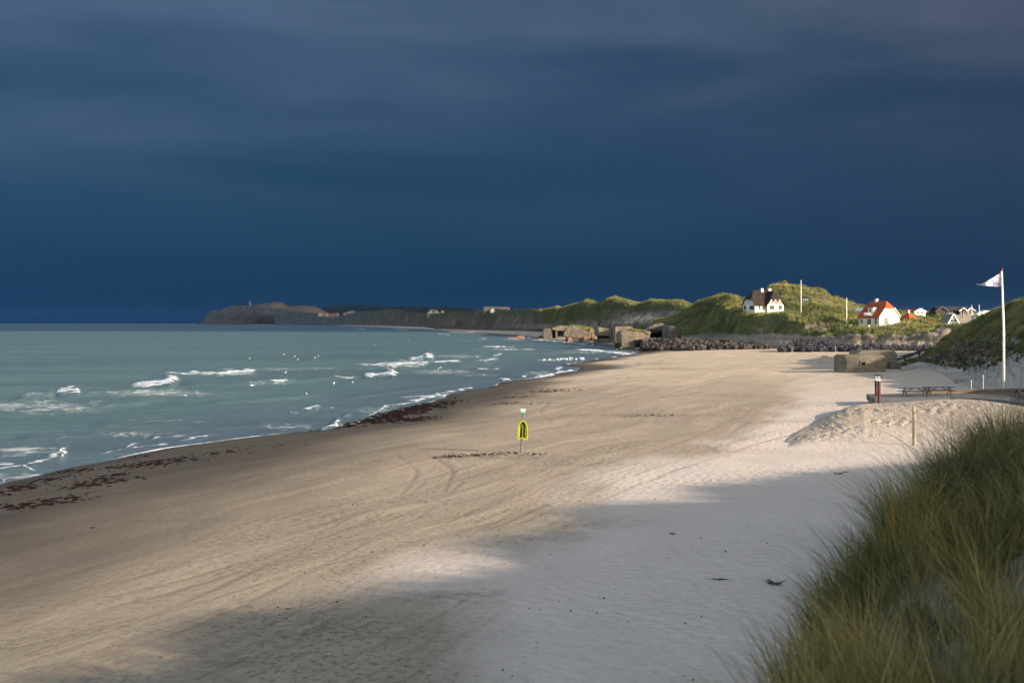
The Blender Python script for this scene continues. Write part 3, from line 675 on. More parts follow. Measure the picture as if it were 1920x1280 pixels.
def tufts(P, nb, spread):
    B = np.repeat(P, nb, 0); B[:, :2] += rng.normal(0, spread, (len(B), 2)); return B

# --- far wooded hill, drift dunes, headland, long cliff
def far_land():
    px = np.arange(520, 960, 3.0)
    X, Y, Z, V, P = loft([('z', [(520, -2), (960, -2)], [(520, 8200), (960, 8200)]),
        ('p', [(520, 606), (575, 592), (591, 578), (625, 573.5), (660, 571.5), (697, 571.5), (735, 574), (829, 574.5), (870, 577), (891, 579), (930, 590), (960, 604)], [(520, 8800), (960, 8800)]),
        ('z', [(520, -5), (960, -5)], [(520, 9900), (960, 9900)])], px, [14, 8])
    Z = Z + np.where(V > 0.3, 4 * fbm(X / 60, Y / 200, 3, 61), 0)
    tag(grid_obj('wooded_hill', X, Y, Z, MAT['forest']), kind='structure')
    px = np.arange(470, 620, 1.5)
    X, Y, Z, V, P = loft([('z', [(470, 20), (620, 20)], [(470, 7600), (620, 7600)]),
        ('p', [(470, 586), (484, 573), (495, 568.5), (516, 565.8), (530, 567), (540, 573), (546, 574.2), (566, 572.4), (588, 573.4), (600, 578), (620, 590)], [(470, 7750), (620, 7750)]),
        ('z', [(470, 0), (620, 0)], [(470, 8150), (620, 8150)])], px, [10, 6])
    tag(grid_obj('drift_sand_dune', X, Y, Z, MAT['far_sand']), kind='structure')
    px = np.arange(364, 640, 1.0)
    X, Y, Z, V, P = loft([('z', [(364, -3), (640, -3)], [(364, 7050), (500, 6900), (640, 6500)]),
        ('p', [(364, 609), (379, 604), (391, 592), (413, 588), (450, 585), (500, 589), (560, 596), (640, 602)], [(364, 7100), (640, 6600)]),
        ('p', [(364, 609), (379, 603), (385, 593), (391, 585), (413, 580), (435, 574), (451, 571.5), (466, 570.5), (485, 570.5), (500, 573), (516, 577), (544, 581), (575, 588), (640, 598)], [(364, 7200), (640, 6800)]),
        ('z', [(364, -5), (640, -5)], [(364, 7900), (640, 7400)])], px, [12, 8, 8])
    Z = Z + np.where((V > 0.2), (5 * fbm(X / 70, Y / 300, 4, 62)), 0) * sstep(P, 366, 400)
    veg = np.clip(0.15 + 0.9 * sstep(V, 1.5, 2.0) * sstep(P, 430, 480) + 0.3 * fbm(X / 90, Y / 90, 3, 63), 0, 1)
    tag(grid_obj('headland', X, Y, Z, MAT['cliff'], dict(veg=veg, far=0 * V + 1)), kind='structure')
    # the long cliffs from the headland to the bunkers
    px = np.arange(515, 1330, 1.0)
    bd = [(515, 6400), (597, 5600), (660, 4600), (697, 3800), (760, 2900), (797, 2500), (815, 1900), (891, 1560), (954, 1400), (1015, 1220), (1100, 880), (1200, 780), (1330, 700)]
    def off(k): return [(p, d * k[0] + k[1]) for p, d in bd]
    crest = [(515, 589), (535, 587), (560, 584.5), (591, 587), (620, 591), (640, 591), (672, 584.5), (704, 581), (747, 581), (766, 584), (797, 587), (822, 588), (835, 584.5), (876, 584.5), (907, 581),
             (954, 581), (1010, 580.5), (1030, 579.5), (1045, 577), (1055, 578), (1070, 573), (1085, 570), (1102, 564.5), (1112, 567), (1125, 570), (1138, 565), (1155, 560.5), (1166, 563), (1177, 566), (1195, 569), (1210, 568), (1222, 564), (1235, 566), (1252, 566), (1265, 564.5), (1280, 568), (1302, 574.5), (1330, 585)]
    base = [(515, 608), (597, 608.2), (660, 608.2), (697, 608.6), (760, 610), (797, 611), (819, 615), (891, 616), (954, 617), (1015, 618), (1060, 622), (1100, 627), (1200, 630), (1330, 634)]
    mid = [(p, np.interp(p, *np.array(base).T) * 0.42 + np.interp(p, *np.array(crest).T) * 0.58) for p in px[::6]]
    X, Y, Z, V, P = loft([('p', [(a, b + 2.5) for a, b in base], off((0.985, -8))), ('p', base, off((1, 0))), ('p', mid, off((1.02, 14))), ('p', crest, off((1.035, 40))),
                          ('p', [(a, b + 1.2) for a, b in crest], off((1.10, 90))), ('z', [(515, -3), (1330, -3)], off((1.25, 300)))], px, [4, 16, 16, 8, 8], 1)
    sc = Y / 1000
    gull = fbm(X / (14 * sc + 6) , Y / (60 * sc + 20), 4, 64)
    Z = Z + np.where(V > 0.9, 1, 0) * sstep(V, 1, 1.6) * (1.3 * gull * np.minimum(sc, 2.0) + 1.0 * fbm(X / 14 + Z / 9, Y / 22 - Z / 7, 4, 65) * np.minimum(sc, 2))
    PX, PY = screen(X, Y, Z)
    veg = np.clip(0.10 + 0.55 * sstep(V, 1.4, 2.85) + 0.35 * fbm(X / 40, Y / 40, 3, 66) + 0.35 * sstep(P, 960, 1080) * sstep(V, 1.2, 2.2), 0, 1)
    veg = np.clip(veg - ell(PX, PY, [(1205, 592, 55, 10, 1.2), (1180, 600, 40, 6, 1.0), (1265, 586, 22, 4, .7), (1130, 604, 30, 6, .6)]), 0, 1)
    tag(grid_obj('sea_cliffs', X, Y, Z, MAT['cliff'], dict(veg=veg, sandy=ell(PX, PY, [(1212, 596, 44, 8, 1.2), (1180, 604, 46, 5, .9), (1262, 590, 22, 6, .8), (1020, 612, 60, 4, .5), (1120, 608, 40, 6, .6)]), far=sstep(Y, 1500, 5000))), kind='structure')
    return X, Y, Z, V, P, veg
CL = far_land()

# --- the dunes that carry the houses
def house_dunes():
    px = np.arange(1225, 1850, 0.8)
    fd = [(1225, 590), (1285, 535), (1347, 490), (1385, 450), (1430, 432), (1500, 412), (1600, 392), (1740, 376), (1850, 376)]
    def off(k): return [(p, d + k) for p, d in fd]
    rows = [
        ('z', [(1225, 1.5), (1850, 1.6)], off(-6)),
        ('p', [(1225, 634), (1285, 633), (1347, 633), (1385, 632), (1430, 637), (1460, 640), (1500, 646), (1600, 650), (1740, 651), (1850, 652)], off(0)),
        ('p', [(1225, 630), (1285, 624), (1320, 619), (1347, 620), (1385, 617), (1400, 619), (1430, 622), (1470, 624), (1500, 627), (1565, 630), (1640, 628), (1715, 629), (1752, 626), (1790, 621), (1850, 618)], off(10)),
        ('p', [(1225, 612), (1250, 612), (1282, 609), (1310, 606), (1335, 604), (1345, 606), (1360, 600), (1385, 594), (1400, 591.5), (1440, 590), (1480, 590), (1500, 597), (1515, 606), (1530, 612), (1560, 617), (1600, 619), (1640, 618), (1715, 620.5), (1752, 619.5), (1790, 617.5), (1850, 610)], off(20)),
        ('p', [(1225, 606), (1250, 604), (1270, 603), (1300, 596), (1320, 588), (1345, 583), (1370, 584), (1395, 587), (1465, 588), (1502, 588), (1525, 589), (1550, 594), (1580, 603), (1612, 611.5), (1640, 612.5), (1665, 608), (1690, 605), (1702, 603.5), (1720, 606), (1740, 610), (1765, 616), (1800, 615), (1850, 604)],
             [(1225, 640), (1310, 560), (1360, 500), (1395, 474), (1465, 474), (1502, 466), (1540, 452), (1612, 424), (1690, 424), (1752, 428), (1850, 430)]),
        ('p', [(1225, 604), (1250, 601), (1270, 598), (1300, 584), (1320, 572), (1345, 563), (1370, 563), (1395, 574), (1415, 576), (1440, 574), (1465, 568), (1500, 573), (1520, 574), (1545, 579), (1580, 588), (1612, 598), (1690, 602), (1752, 609), (1800, 612), (1850, 603)],
             [(1225, 670), (1310, 585), (1360, 535), (1395, 520), (1465, 520), (1502, 505), (1540, 490), (1612, 455), (1690, 455), (1752, 465), (1850, 470)]),
        ('p', [(1225, 603), (1250, 598), (1270, 592), (1285, 584), (1302, 573), (1312, 566), (1330, 562), (1345, 558), (1362, 555), (1380, 556.5), (1395, 561), (1418, 561), (1440, 541.5), (1448, 536), (1455, 532.5), (1470, 530), (1476, 533), (1481, 536), (1495, 535), (1505, 538), (1515, 541), (1530, 541.5), (1540, 543), (1552, 552), (1570, 562), (1585, 567.5), (1600, 572), (1625, 575.5), (1665, 583), (1690, 587), (1715, 586), (1747, 588), (1770, 590), (1800, 592), (1850, 594)],
             [(1225, 700), (1310, 615), (1360, 580), (1395, 580), (1440, 585), (1470, 590), (1540, 590), (1600, 575), (1690, 540), (1850, 530)]),
        ('p', [(1225, 606), (1362, 563), (1395, 566), (1470, 545), (1540, 552), (1600, 577), (1690, 589), (1850, 594)], [(1225, 730), (1360, 615), (1470, 620), (1600, 600), (1690, 580), (1850, 580)]),
        ('z', [(1225, 1), (1690, 6), (1850, 6)], [(1225, 860), (1470, 760), (1690, 700), (1850, 700)])]
    X, Y, Z, V, P = loft(rows, px, [4, 12, 14, 14, 14, 16, 6, 8], 2)
    m = sstep(V, 0.8, 1.6)
    # levelled ground under the houses
    flat = np.ones_like(X)
    for hp in ((1430, 474), (1650, 424)):
        hx = (hp[0] - 960) / F * hp[1]
        flat *= 1 - np.exp(-(((X - hx) / 10) ** 2 + ((Y - hp[1] + 9) / 22) ** 2) ** 2)
    Z = Z + m * flat * (1.1 * fbm(X / 15 + Y / 60, Y / 62, 3, 79) * sstep(V, 2.0, 3.2) * sstep(-V, -6.0, -5.0) + 1.15 * fbm(X / 8, Y / 12, 4, 71) + 0.42 * fbm(X / 2.6, Y / 3.2, 3, 72))
    PX, PY = screen(X, Y, Z)
    right = sstep(P, 1470, 1500)
    veg = np.clip(1.05 + 0.3 * fbm(X / 12, Y / 12, 4, 73), 0, 1)
    veg = np.where(V < 2.0, veg * (1 - right) * sstep(V, 1.0, 1.7), veg)
    veg = np.where((V >= 1.7) & (V < 2.25), veg * (1 - right * (1 - sstep(V, 1.85, 2.1))), veg)
    veg = np.clip(veg - ell(PX, PY, [(1440, 634, 45, 9, 1.4), (1395, 638, 40, 6, 1.2), (1525, 612, 22, 7, .85), (1548, 618, 18, 5, .7), (1770, 618, 16, 8, 1.0), (1425, 618, 12, 6, .6), (1550, 558, 14, 5, .7), (1537, 551, 12, 4, .7),
                                     (1345, 628, 28, 4, .45), (1740, 630, 40, 6, .8), (1615, 588, 20, 3, .5)]), 0, 1)
    soil = ell(PX, PY, [(1640, 634, 110, 4.5, .75), (1520, 610, 26, 7, .5), (1547, 555, 20, 7, .95), (1345, 628, 40, 5, .5), (1720, 632, 50, 4, .6)])
    tag(grid_obj('grassy_dunes', X, Y, Z, MAT['dune'], dict(veg=veg, soil=soil)), kind='structure')
    dens = np.where((V > 1.0) & (V < 6.6), np.clip(veg - 0.35, 0, 1), 0) * (V > 1.0)
    dens *= np.clip(0.35 + 1.5 * fbm(X / 4, Y / 5, 3, 74), 0.02, 1.3)
    Pt = sample_grid(X, Y, Z, dens, 30000)
    B = tufts(Pt, 5, 0.22); B[:, 2] -= 0.1
    n = len(B); tn = np.repeat(np.clip(0.42 + 0.5 * fbm(Pt[:, 0] / 34, Pt[:, 1] / 50, 3, 78) + 0.40 * fbm(Pt[:, 0] / 7, Pt[:, 1] / 12, 4, 75) + rng.normal(0, 0.10, len(Pt)), 0, 1), 5)
    blades('dune_grass', MAT['grass_far'], B, rng.uniform(0.45, 1.35, n), rng.uniform(0.09, 0.20, n), rng.normal(0, 0.33, (n, 2)) + [-0.25, 0], 1, tn,
           'marram grass covering the dunes around the houses')
    return X, Y, Z
HD = house_dunes()
def dune_at(x, y):
    X, Y, Z = HD
    k = np.argmin((X - x) ** 2 + (Y - y) ** 2); return float(Z.ravel()[k])
# thin grass on the cliff shoulder above the bunkers
def cliff_grass():
    X, Y, Z, V, P, veg = CL
    dens = np.where((V > 1.4) & (V < 3.5) & (P > 1010), np.clip(veg - 0.2, 0, 1), 0)
    Pt = sample_grid(X, Y, Z, dens, 26000)
    B = tufts(Pt, 4, 0.4); B[:, 2] -= 0.1; n = len(B)
    tn = np.repeat(np.clip(0.36 + 0.42 * fbm(Pt[:, 0] / 16, Pt[:, 1] / 20, 4, 76) + rng.normal(0, 0.1, len(Pt)), 0, 1), 4)
    blades('cliff_grass', MAT['grass_far'], B, rng.uniform(0.6, 1.5, n), rng.uniform(0.12, 0.28, n), rng.normal(0, 0.3, (n, 2)) + [-0.2, 0], 1, tn, 'rough grass on the cliff top behind the old bunkers')
cliff_grass()

# --- the dune on the right behind the flagpole
def right_dune():
    px = np.concatenate([np.arange(1690, 1960, 1.0), np.arange(1960, 2420, 5.0)])
    foot = [(1690, 693), (1715, 687), (1735, 688), (1760, 697), (1800, 716), (1840, 733), (1900, 748), (1960, 762), (2100, 800), (2420, 920)]
    fz = 7.1 * F
    fd = [(a, fz / (b - 605)) for a, b in foot]
    rows = [
        ('z', [(1690, 1.2), (2420, 1.2)], [(a, b - 3) for a, b in fd]),
        ('p', foot, fd),
        ('p', [(1690, 690), (1725, 681), (1760, 688), (1777, 693), (1800, 692), (1840, 690), (1880, 681), (1920, 672), (2000, 678), (2100, 690), (2420, 760)],
              [(1690, 232), (1725, 247), (1760, 236), (1800, 224), (1840, 205), (1880, 190), (1920, 178), (2000, 150), (2100, 125), (2420, 80)]),
        ('p', [(1690, 688), (1725, 678), (1752, 666), (1777, 657), (1800, 648), (1840, 640), (1880, 630), (1920, 620), (2000, 622), (2100, 632), (2420, 690)],
              [(1690, 240), (1725, 262), (1760, 268), (1800, 262), (1840, 243), (1880, 225), (1920, 208), (2000, 175), (2100, 145), (2420, 95)]),
        ('p', [(1690, 686), (1725, 676), (1752, 655), (1777, 635), (1795, 621), (1815, 613), (1840, 600.5), (1865, 586), (1890, 577), (1920, 565), (1950, 566), (2000, 588), (2100, 606), (2420, 660)],
              [(1690, 246), (1725, 274), (1752, 292), (1777, 302), (1795, 305), (1840, 292), (1890, 272), (1920, 258), (2000, 205), (2100, 170), (2420, 110)]),
        ('p', [(1690, 688), (1725, 679), (1795, 628), (1840, 608), (1920, 575), (2000, 596), (2100, 610), (2420, 665)], [(1690, 256), (1725, 288), (1795, 326), (1840, 314), (1920, 280), (2000, 225), (2100, 190), (2420, 125)]),
        ('z', [(1690, 1), (2420, 3)], [(1690, 280), (1725, 310), (1795, 370), (1920, 330), (2100, 240), (2420, 170)])]
    X, Y, Z, V, P = loft(rows, px, [3, 14, 18, 18, 6, 6], 2)
    Z = Z + sstep(V, 1.1, 2.0) * (0.85 * fbm(X / 9, Y / 10, 4, 81) + 0.34 * fbm(X / 2.4, Y / 2.8, 4, 82)) + 0.05 * fbm(X / 1.2, Y / 2, 3, 88) * (V < 2.2)
    PX, PY = screen(X, Y, Z)
    low = np.interp(P, [1690, 1800, 1840, 1880, 1920, 2400], [2.9, 3.2, 3.15, 2.95, 2.65, 2.3])
    veg = np.clip(1.15 * sstep(V + 0.16 * fbm(X / 6, Y / 8, 4, 83), low - 0.25, low + 0.35), 0, 1)
    veg = np.clip(np.maximum(veg, ell(PX, PY, [(1915, 652, 30, 12, 1.0)])) - ell(PX, PY, [(1862, 626, 12, 5, .7), (1872, 640, 9, 12, .5)]), 0, 1)
    soil = np.clip(sstep(V, 1.9, 2.25) * (1 - veg * 0.3) * (1.08 + 0.9 * fbm(X / 2.5 + Z / 1.5, Y / 9, 4, 84)) * np.interp(P, [1860, 1900], [1, .35]), 0, 1)
    soil = np.maximum(soil, ell(PX, PY, [(1880, 668, 40, 7, .8), (1835, 683, 50, 7, .7)]))
    tag(grid_obj('beach_side_dune', X, Y, Z, MAT['dune_side'], dict(veg=veg, soil=soil)), kind='structure')
    dens = np.where((V > 1.7) & (V < 4.5) & (P < 1960), np.clip(veg - 0.25, 0, 1) + 0.03 * (V > 2.0), 0) * np.clip(0.35 + 1.4 * fbm(X / 2.6, Y / 3.5, 3, 89), 0.03, 1.3)
    Pt = sample_grid(X, Y, Z, dens, 36000)
    B = tufts(Pt, 5, 0.14); B[:, 2] -= 0.08; n = len(B)
    tn = np.repeat(np.clip(0.46 + 0.75 * fbm(Pt[:, 0] / 4, Pt[:, 1] / 6, 4, 85) + rng.normal(0, 0.1, len(Pt)), 0, 1), 5)
    blades('dune_grass', MAT['grass_far'], B, rng.uniform(0.35, 1.0, n), rng.uniform(0.045, 0.10, n), rng.normal(0, 0.33, (n, 2)) + [-0.25, 0], 1, tn, 'marram grass on the shaded dune behind the flagpole')
    # clods of turf and stones that have slid down its eroded foot
    dens = np.where((V > 1.85) & (V < 2.9) & (P < 1945), 0.2 + soil, 0) * (veg < 0.7)
    Pt = sample_grid(X, Y, Z, dens, 700)
    rocks('fallen_turf', Pt, 0.10, 0.38, MAT['clod'], 'dark clods of turf strewn below the dune edge', 'clods')
    return X, Y, Z
def ico():
    bm = bmesh.new(); bmesh.ops.create_icosphere(bm, subdivisions=2, radius=1.0)
    v = np.array([x.co[:] for x in bm.verts]); f = np.array([[q.index for q in x.verts] for x in bm.faces]); bm.free(); return v, f
IV, IF = ico()
def rocks(name, P, r0, r1, mat, label, cat):
    co = []; fa = []
    for k, p in enumerate(P):
        r = r0 + (r1 - r0) * rng.random() ** 1.7; v = IV.copy()
        for _ in range(9):                        # chop flat facets into a ball
            nrm = rng.normal(size=3); nrm /= np.linalg.norm(nrm); h = rng.uniform(0.45, 0.8)
            dd = v @ nrm; v = v - np.maximum(dd - h, 0)[:, None] * nrm
        v = v * rng.uniform(0.65, 1.25, 3) * r; a = rng.uniform(0, 6.28); c, s_ = math.cos(a), math.sin(a)
        v = v @ np.array([[c, -s_, 0], [s_, c, 0], [0, 0, 1]]) + p + [0, 0, r * 0.25]
        fa.append(IF + len(co) * len(IV)); co.append(v)
    co = np.concatenate(co); fa = np.concatenate(fa)
    o = fast_mesh(name, co, fa.ravel(), np.arange(len(fa)) * 3, np.full(len(fa), 3), mat, False)
    return tag(o, label, cat, kind='stuff')
MAT['clod'] = simple('dark_turf_clod', (0.050, 0.040, 0.028), 0.95, 0.5, 0.4, 0.6, 3, 0.05, col2=(0.020, 0.017, 0.013))
RD = right_dune()

# --- trodden sand mound in front of the deck
def mound():
    px = np.concatenate([np.arange(1425, 1960, 1.2), np.arange(1960, 2140, 6)])
    fr = [(1425, 843), (1500, 839), (1600, 843), (1714, 848), (1800, 850), (1900, 850), (2140, 870)]
    rows = [
        ('z', [(1425, 0.9), (2140, 1.0)], [(a, 7.5 * F / (b + 8 - 605)) for a, b in fr]),
        ('p', fr, [(a, 7.5 * F / (b - 605)) for a, b in fr]),
        ('p', [(1425, 842), (1470, 832), (1520, 816), (1570, 800), (1620, 790), (1714, 787), (1800, 786), (1860, 790), (1920, 802), (2140, 850)], [(1425, 87.8), (1470, 88.7), (1520, 93), (1570, 99), (1620, 103), (1714, 106), (1800, 106), (1920, 101), (2140, 92)]),
        ('p', [(1425, 841), (1460, 828.5), (1490, 815), (1520, 800), (1560, 778), (1590, 764), (1615, 758), (1640, 756.5), (1680, 755), (1714, 752.5), (1760, 749), (1800, 748), (1840, 750.5), (1880, 756), (1920, 763), (2140, 815)],
              [(1425, 88.5), (1470, 90.5), (1500, 96.5), (1530, 104), (1560, 110.5), (1600, 117.5), (1640, 121), (1714, 122), (1800, 121.5), (1880, 118), (1920, 114), (2140, 100)]),
        ('z', [(1425, 1.0), (1560, 1.5), (1640, 1.55), (1800, 1.75), (1920, 1.5), (2140, 1.0)], [(1425, 91), (1470, 94), (1520, 108), (1560, 117), (1600, 125), (1714, 127), (1800, 126), (1920, 121), (2140, 108)]),
        ('z', [(1425, 0.7), (2140, 0.7)], [(1425, 94), (1470, 98), (1520, 114), (1600, 133), (1800, 134), (2140, 116)])]
    X, Y, Z, V, P = loft(rows, px, [3, 50, 50, 8, 4], 3)
    m = sstep(V, 1.0, 1.9) * sstep(-V, -3.3, -2.7)
    soft = np.clip(0.75 + 0.7 * fbm(X / 3, Y / 5, 3, 91), 0.15, 1.2) * np.interp(P, [1450, 1560, 1880, 1930], [0.5, 1, 1, .4])
    # trodden pits: rounded hollows with raised rims
    pits = fbm(X / 0.50 + 0.2 * Y, Y / 1.1, 3, 92)
    Z = Z + m * soft * 0.085 * np.clip(pits, -1, 0.8)
    w = sstep(P, 1434, 1505) * sstep(V, 0.55, 1.5); g = beach_z(X, Y)       # run the heap out into the beach
    Z = g + (Z - g) * w - 0.12 * (1 - w)
    s = shore_s(X, Y)
    tag(grid_obj('sand_mound', X, Y, Z, MAT['sand'], dict(wet=0 * X, dry=1.0 - 0.75 * sstep(V, 1.0, 2.2), far=0 * X, foot=np.clip(0.5 * m * soft, 0, 1), weed=0 * X, track=0 * X, st=np.stack([s, Y, 0 * Y], -1))), kind='structure')
mound()

# --- foreground dune under the camera, with its marram grass
ED = np.array([(-1.2, -14, 7.2), (-0.8, -6, 7.25), (-0.35, 0, 7.3), (0.40, 3, 7.3), (1.32, 6, 7.35), (1.78, 6.8, 7.38), (2.22, 7.8, 7.49), (2.40, 8.5, 7.64), (2.74, 9.2, 7.74), (3.24, 10, 7.82), (3.95, 11, 7.92), (5.6, 12.6, 7.95), (8.5, 15, 8.0), (13, 18.5, 8.1), (22, 24, 8.3)], float)
def fore_z(X, Y):
    best = np.full(X.shape, 1e9); v = np.zeros(X.shape); ze = np.zeros(X.shape)
    for i in range(len(ED) - 1):
        a = ED[i]; u = ED[i + 1] - a; L2 = u[0] ** 2 + u[1] ** 2
        t = np.clip(((X - a[0]) * u[0] + (Y - a[1]) * u[1]) / L2, 0, 1)
        dx = X - a[0] - t * u[0]; dy = Y - a[1] - t * u[1]; d2 = dx * dx + dy * dy
        side = np.sign(dx * u[1] - dy * u[0]); m = d2 < best
        best = np.where(m, d2, best); v = np.where(m, side * np.sqrt(d2), v); ze = np.where(m, a[2] + t * u[2], ze)
    z = np.where(v > 0, ze + 0.05 * np.minimum(v, 8), ze - 1.25 * np.maximum(-v - 0.06, 0) * np.minimum(1, -v / 0.5 + 0.5))
    z = z + (0.10 * fbm(X / 0.9, Y / 0.9, 4, 101) + 0.10 * noise(X / 2.5, Y / 2.5, 102)) * sstep(np.hypot(X, Y), 1.2, 4)
    return np.maximum(z, 0.4), v
def fore_dune():
    gx = np.arange(-9, 26, 0.09); gy = np.concatenate([np.arange(-14, 2, 0.4), np.arange(2, 15, 0.09), np.arange(15, 30, 0.3)])
    X, Y = np.meshgrid(gx, gy); Z, v = fore_z(X, Y)
    PX, PY = screen(X, np.maximum(Y, 0.5), Z)
    tag(grid_obj('foreground_dune', X, Y, Z, MAT['dune_near'], dict(veg=0 * X, soil=np.clip(0.25 + 0.9 * fbm(X / 0.45, Y / 0.45, 4, 104), 0, 0.85))), kind='structure')
    # tuft positions: a thick band along the brow, two clumps below, sand showing between
    N = 60000
    cx = rng.uniform(-1, 9.5, N); cy = rng.uniform(3.2, 15, N); cz, cv = fore_z(cx, cy); qx, qy = screen(cx, cy, cz)
    ellp = lambda x0, y0, a, b, rot=0: np.exp(-((((qx - x0) * math.cos(rot) + (qy - y0) * math.sin(rot)) / a) ** 2 + ((-(qx - x0) * math.sin(rot) + (qy - y0) * math.cos(rot)) / b) ** 2))
    brow = sstep(cv, -1.0, -0.35) * sstep(-cv, -1.15, -0.6) * (0.36 + 0.64 * sstep(cy, 7.3, 8.3))
    clump = np.maximum.reduce([1.2 * ellp(1640, 1260, 50, 60, -0.5), 1.0 * ellp(1590, 1330, 70, 40, -0.4), 0.8 * ellp(1665, 1165, 42, 35, -0.7), 1.2 * ellp(1905, 1290, 75, 70), 0.12 * ellp(1735, 1270, 90, 45), 0.6 * ellp(1640, 1160, 40, 22), 0.40 * ellp(1790, 1170, 70, 14, -0.4), 0.4 * ellp(1700, 1350, 80, 30), 0.7 * ellp(1890, 1040, 90, 30)])
    slope = sstep(-cv, 0.1, 0.3) * sstep(cv, -1.2, -0.6) * 0.30 * (cy > 5.0)
    sparse = 0.16 * sstep(fbm(cx / 0.6, cy / 0.6, 3, 107), 0.12, 0.34) * sstep(cv, -0.5, 0)
    dens = np.clip(np.maximum(np.maximum(np.maximum(brow, clump), slope), sparse), 0, 1) * np.clip(0.72 + 0.85 * fbm(cx / 0.55, cy / 0.55, 3, 105), 0.03, 1)
    area = 10.5 * 11.8
    keep = (rng.random(N) < dens * 0.105) & (qx > 1280) & (qx < 2150) & (cy < 14.5)
    P = np.stack([cx, cy, cz], -1)[keep]
    nb = 74
    B = tufts(P, nb, 0.055); n = len(B)
    hz = np.repeat(rng.uniform(0.62, 1.0, len(P)), nb) * rng.uniform(0.40, 1.0, n) * 0.66
    ctr = B[:, :2] - np.repeat(P[:, :2], nb, 0)
    tl = np.repeat(rng.normal(0, 0.22, (len(P), 2)) + [-0.13, 0.05], nb, 0)
    lean = ctr * 4.2 + tl + rng.normal(0, 0.26, (n, 2))
    tn = np.repeat(np.clip(0.36 + 0.55 * fbm(P[:, 0] / 0.8, P[:, 1] / 0.8, 3, 106) + 0.16 * sstep(-P[:, 1], -8.6, -7.2), 0.02, 0.95), nb) + rng.normal(0, 0.20, n)
    blades('marram_grass', MAT['grass_near'], B, hz, rng.uniform(0.0032, 0.0068, n), lean, 5, np.clip(tn, 0, 1), 'long marram grass on the shaded dune brow in the foreground')
    print('near tufts', len(P), 'blades', n)
fore_dune()

# --- the higher dune ridge to the right of the camera that shades the near beach
def ridge():
    h = Vector((math.sin(R(SUN_AZ)), -math.cos(R(SUN_AZ)))); te = math.tan(R(SUN_EL))
    edge = [(-260, 1500), (60, 1310), (200, 1262), (330, 1215), (480, 1165), (600, 1150), (740, 1120), (840, 1095), (900, 1085), (960, 1040), (1010, 1010), (1100, 968), (1200, 952), (1290, 938), (1350, 915), (1500, 893), (1650, 877), (1800, 868), (1950, 862)]
    C = [(14, -40, 16), (17, -24, 17.5), (19, -12, 17.5), (20, -5, 16.5), (20.5, 0, 14.5)]
    for k, (a, b) in enumerate(edge):
        p = G(a, b); L = 33.0
        C.append((p.x + h.x * L, p.y + h.y * L, p.z + L * te))
    last = C[-1]; C.append((last[0] + 16, last[1] + 14, last[2] - 5)); C.append((last[0] + 30, last[1] + 30, 1.0))
    C = np.array(C, float)
    # resample along the crest
    seg = np.concatenate([[0], np.cumsum(np.hypot(np.diff(C[:, 0]), np.diff(C[:, 1])))]); t = np.arange(0, seg[-1], 0.45)
    cx, cy, cz = (np.interp(t, seg, C[:, i]) for i in range(3))
    ks = np.ones(7) / 7
    cx = np.convolve(np.pad(cx, 3, 'edge'), ks, 'valid'); cy = np.convolve(np.pad(cy, 3, 'edge'), ks, 'valid')
    cz = cz + 0.55 * fbm(t / 5.0, 0 * t, 4, 111)
    nx = np.gradient(cy); ny = -np.gradient(cx); L = np.hypot(nx, ny); nx /= L; ny /= L      # to the right of the crest
    w = np.concatenate([np.arange(-26, 0, 0.8), np.arange(0, 40, 1.2)])
    X = cx[None, :] + nx[None, :] * w[:, None]; Y = cy[None, :] + ny[None, :] * w[:, None]
    fall = np.where(w < 0, 0.60 * np.maximum(-w - 0.5, 0), 0.38 * np.maximum(w - 0.5, 0))
    Z = cz[None, :] - fall[:, None]
    Z = np.maximum(Z, 0.2) + 0.22 * fbm(X / 2.5, Y / 2.5, 3, 112) * (np.abs(w)[:, None] > 0.6)
    bzv = beach_z(X, Y)
    Z = np.where((X / np.maximum(Y, 0.1) < 0.44) & (Y > 12), np.minimum(Z, bzv - 0.3), Z)
    veg = np.clip(0.7 + 0.5 * fbm(X / 4, Y / 4, 3, 113), 0, 1)
    tag(grid_obj('high_dune_ridge', X, Y, Z, MAT['dune'], dict(veg=veg, soil=0 * X)), kind='structure')
    Pt = np.stack([np.repeat(cx, 14), np.repeat(cy, 14), np.repeat(cz, 14) - 0.1], -1); Pt[:, :2] += rng.normal(0, 0.7, (len(Pt), 2))
    B = tufts(Pt, 5, 0.12); n = len(B)
    blades('ridge_grass', MAT['grass_far'], B, rng.uniform(0.35, 0.8, n), rng.uniform(0.02, 0.05, n), rng.normal(0, 0.3, (n, 2)), 1, rng.random(n), 'marram grass along the high ridge beside the viewpoint')
ridge()
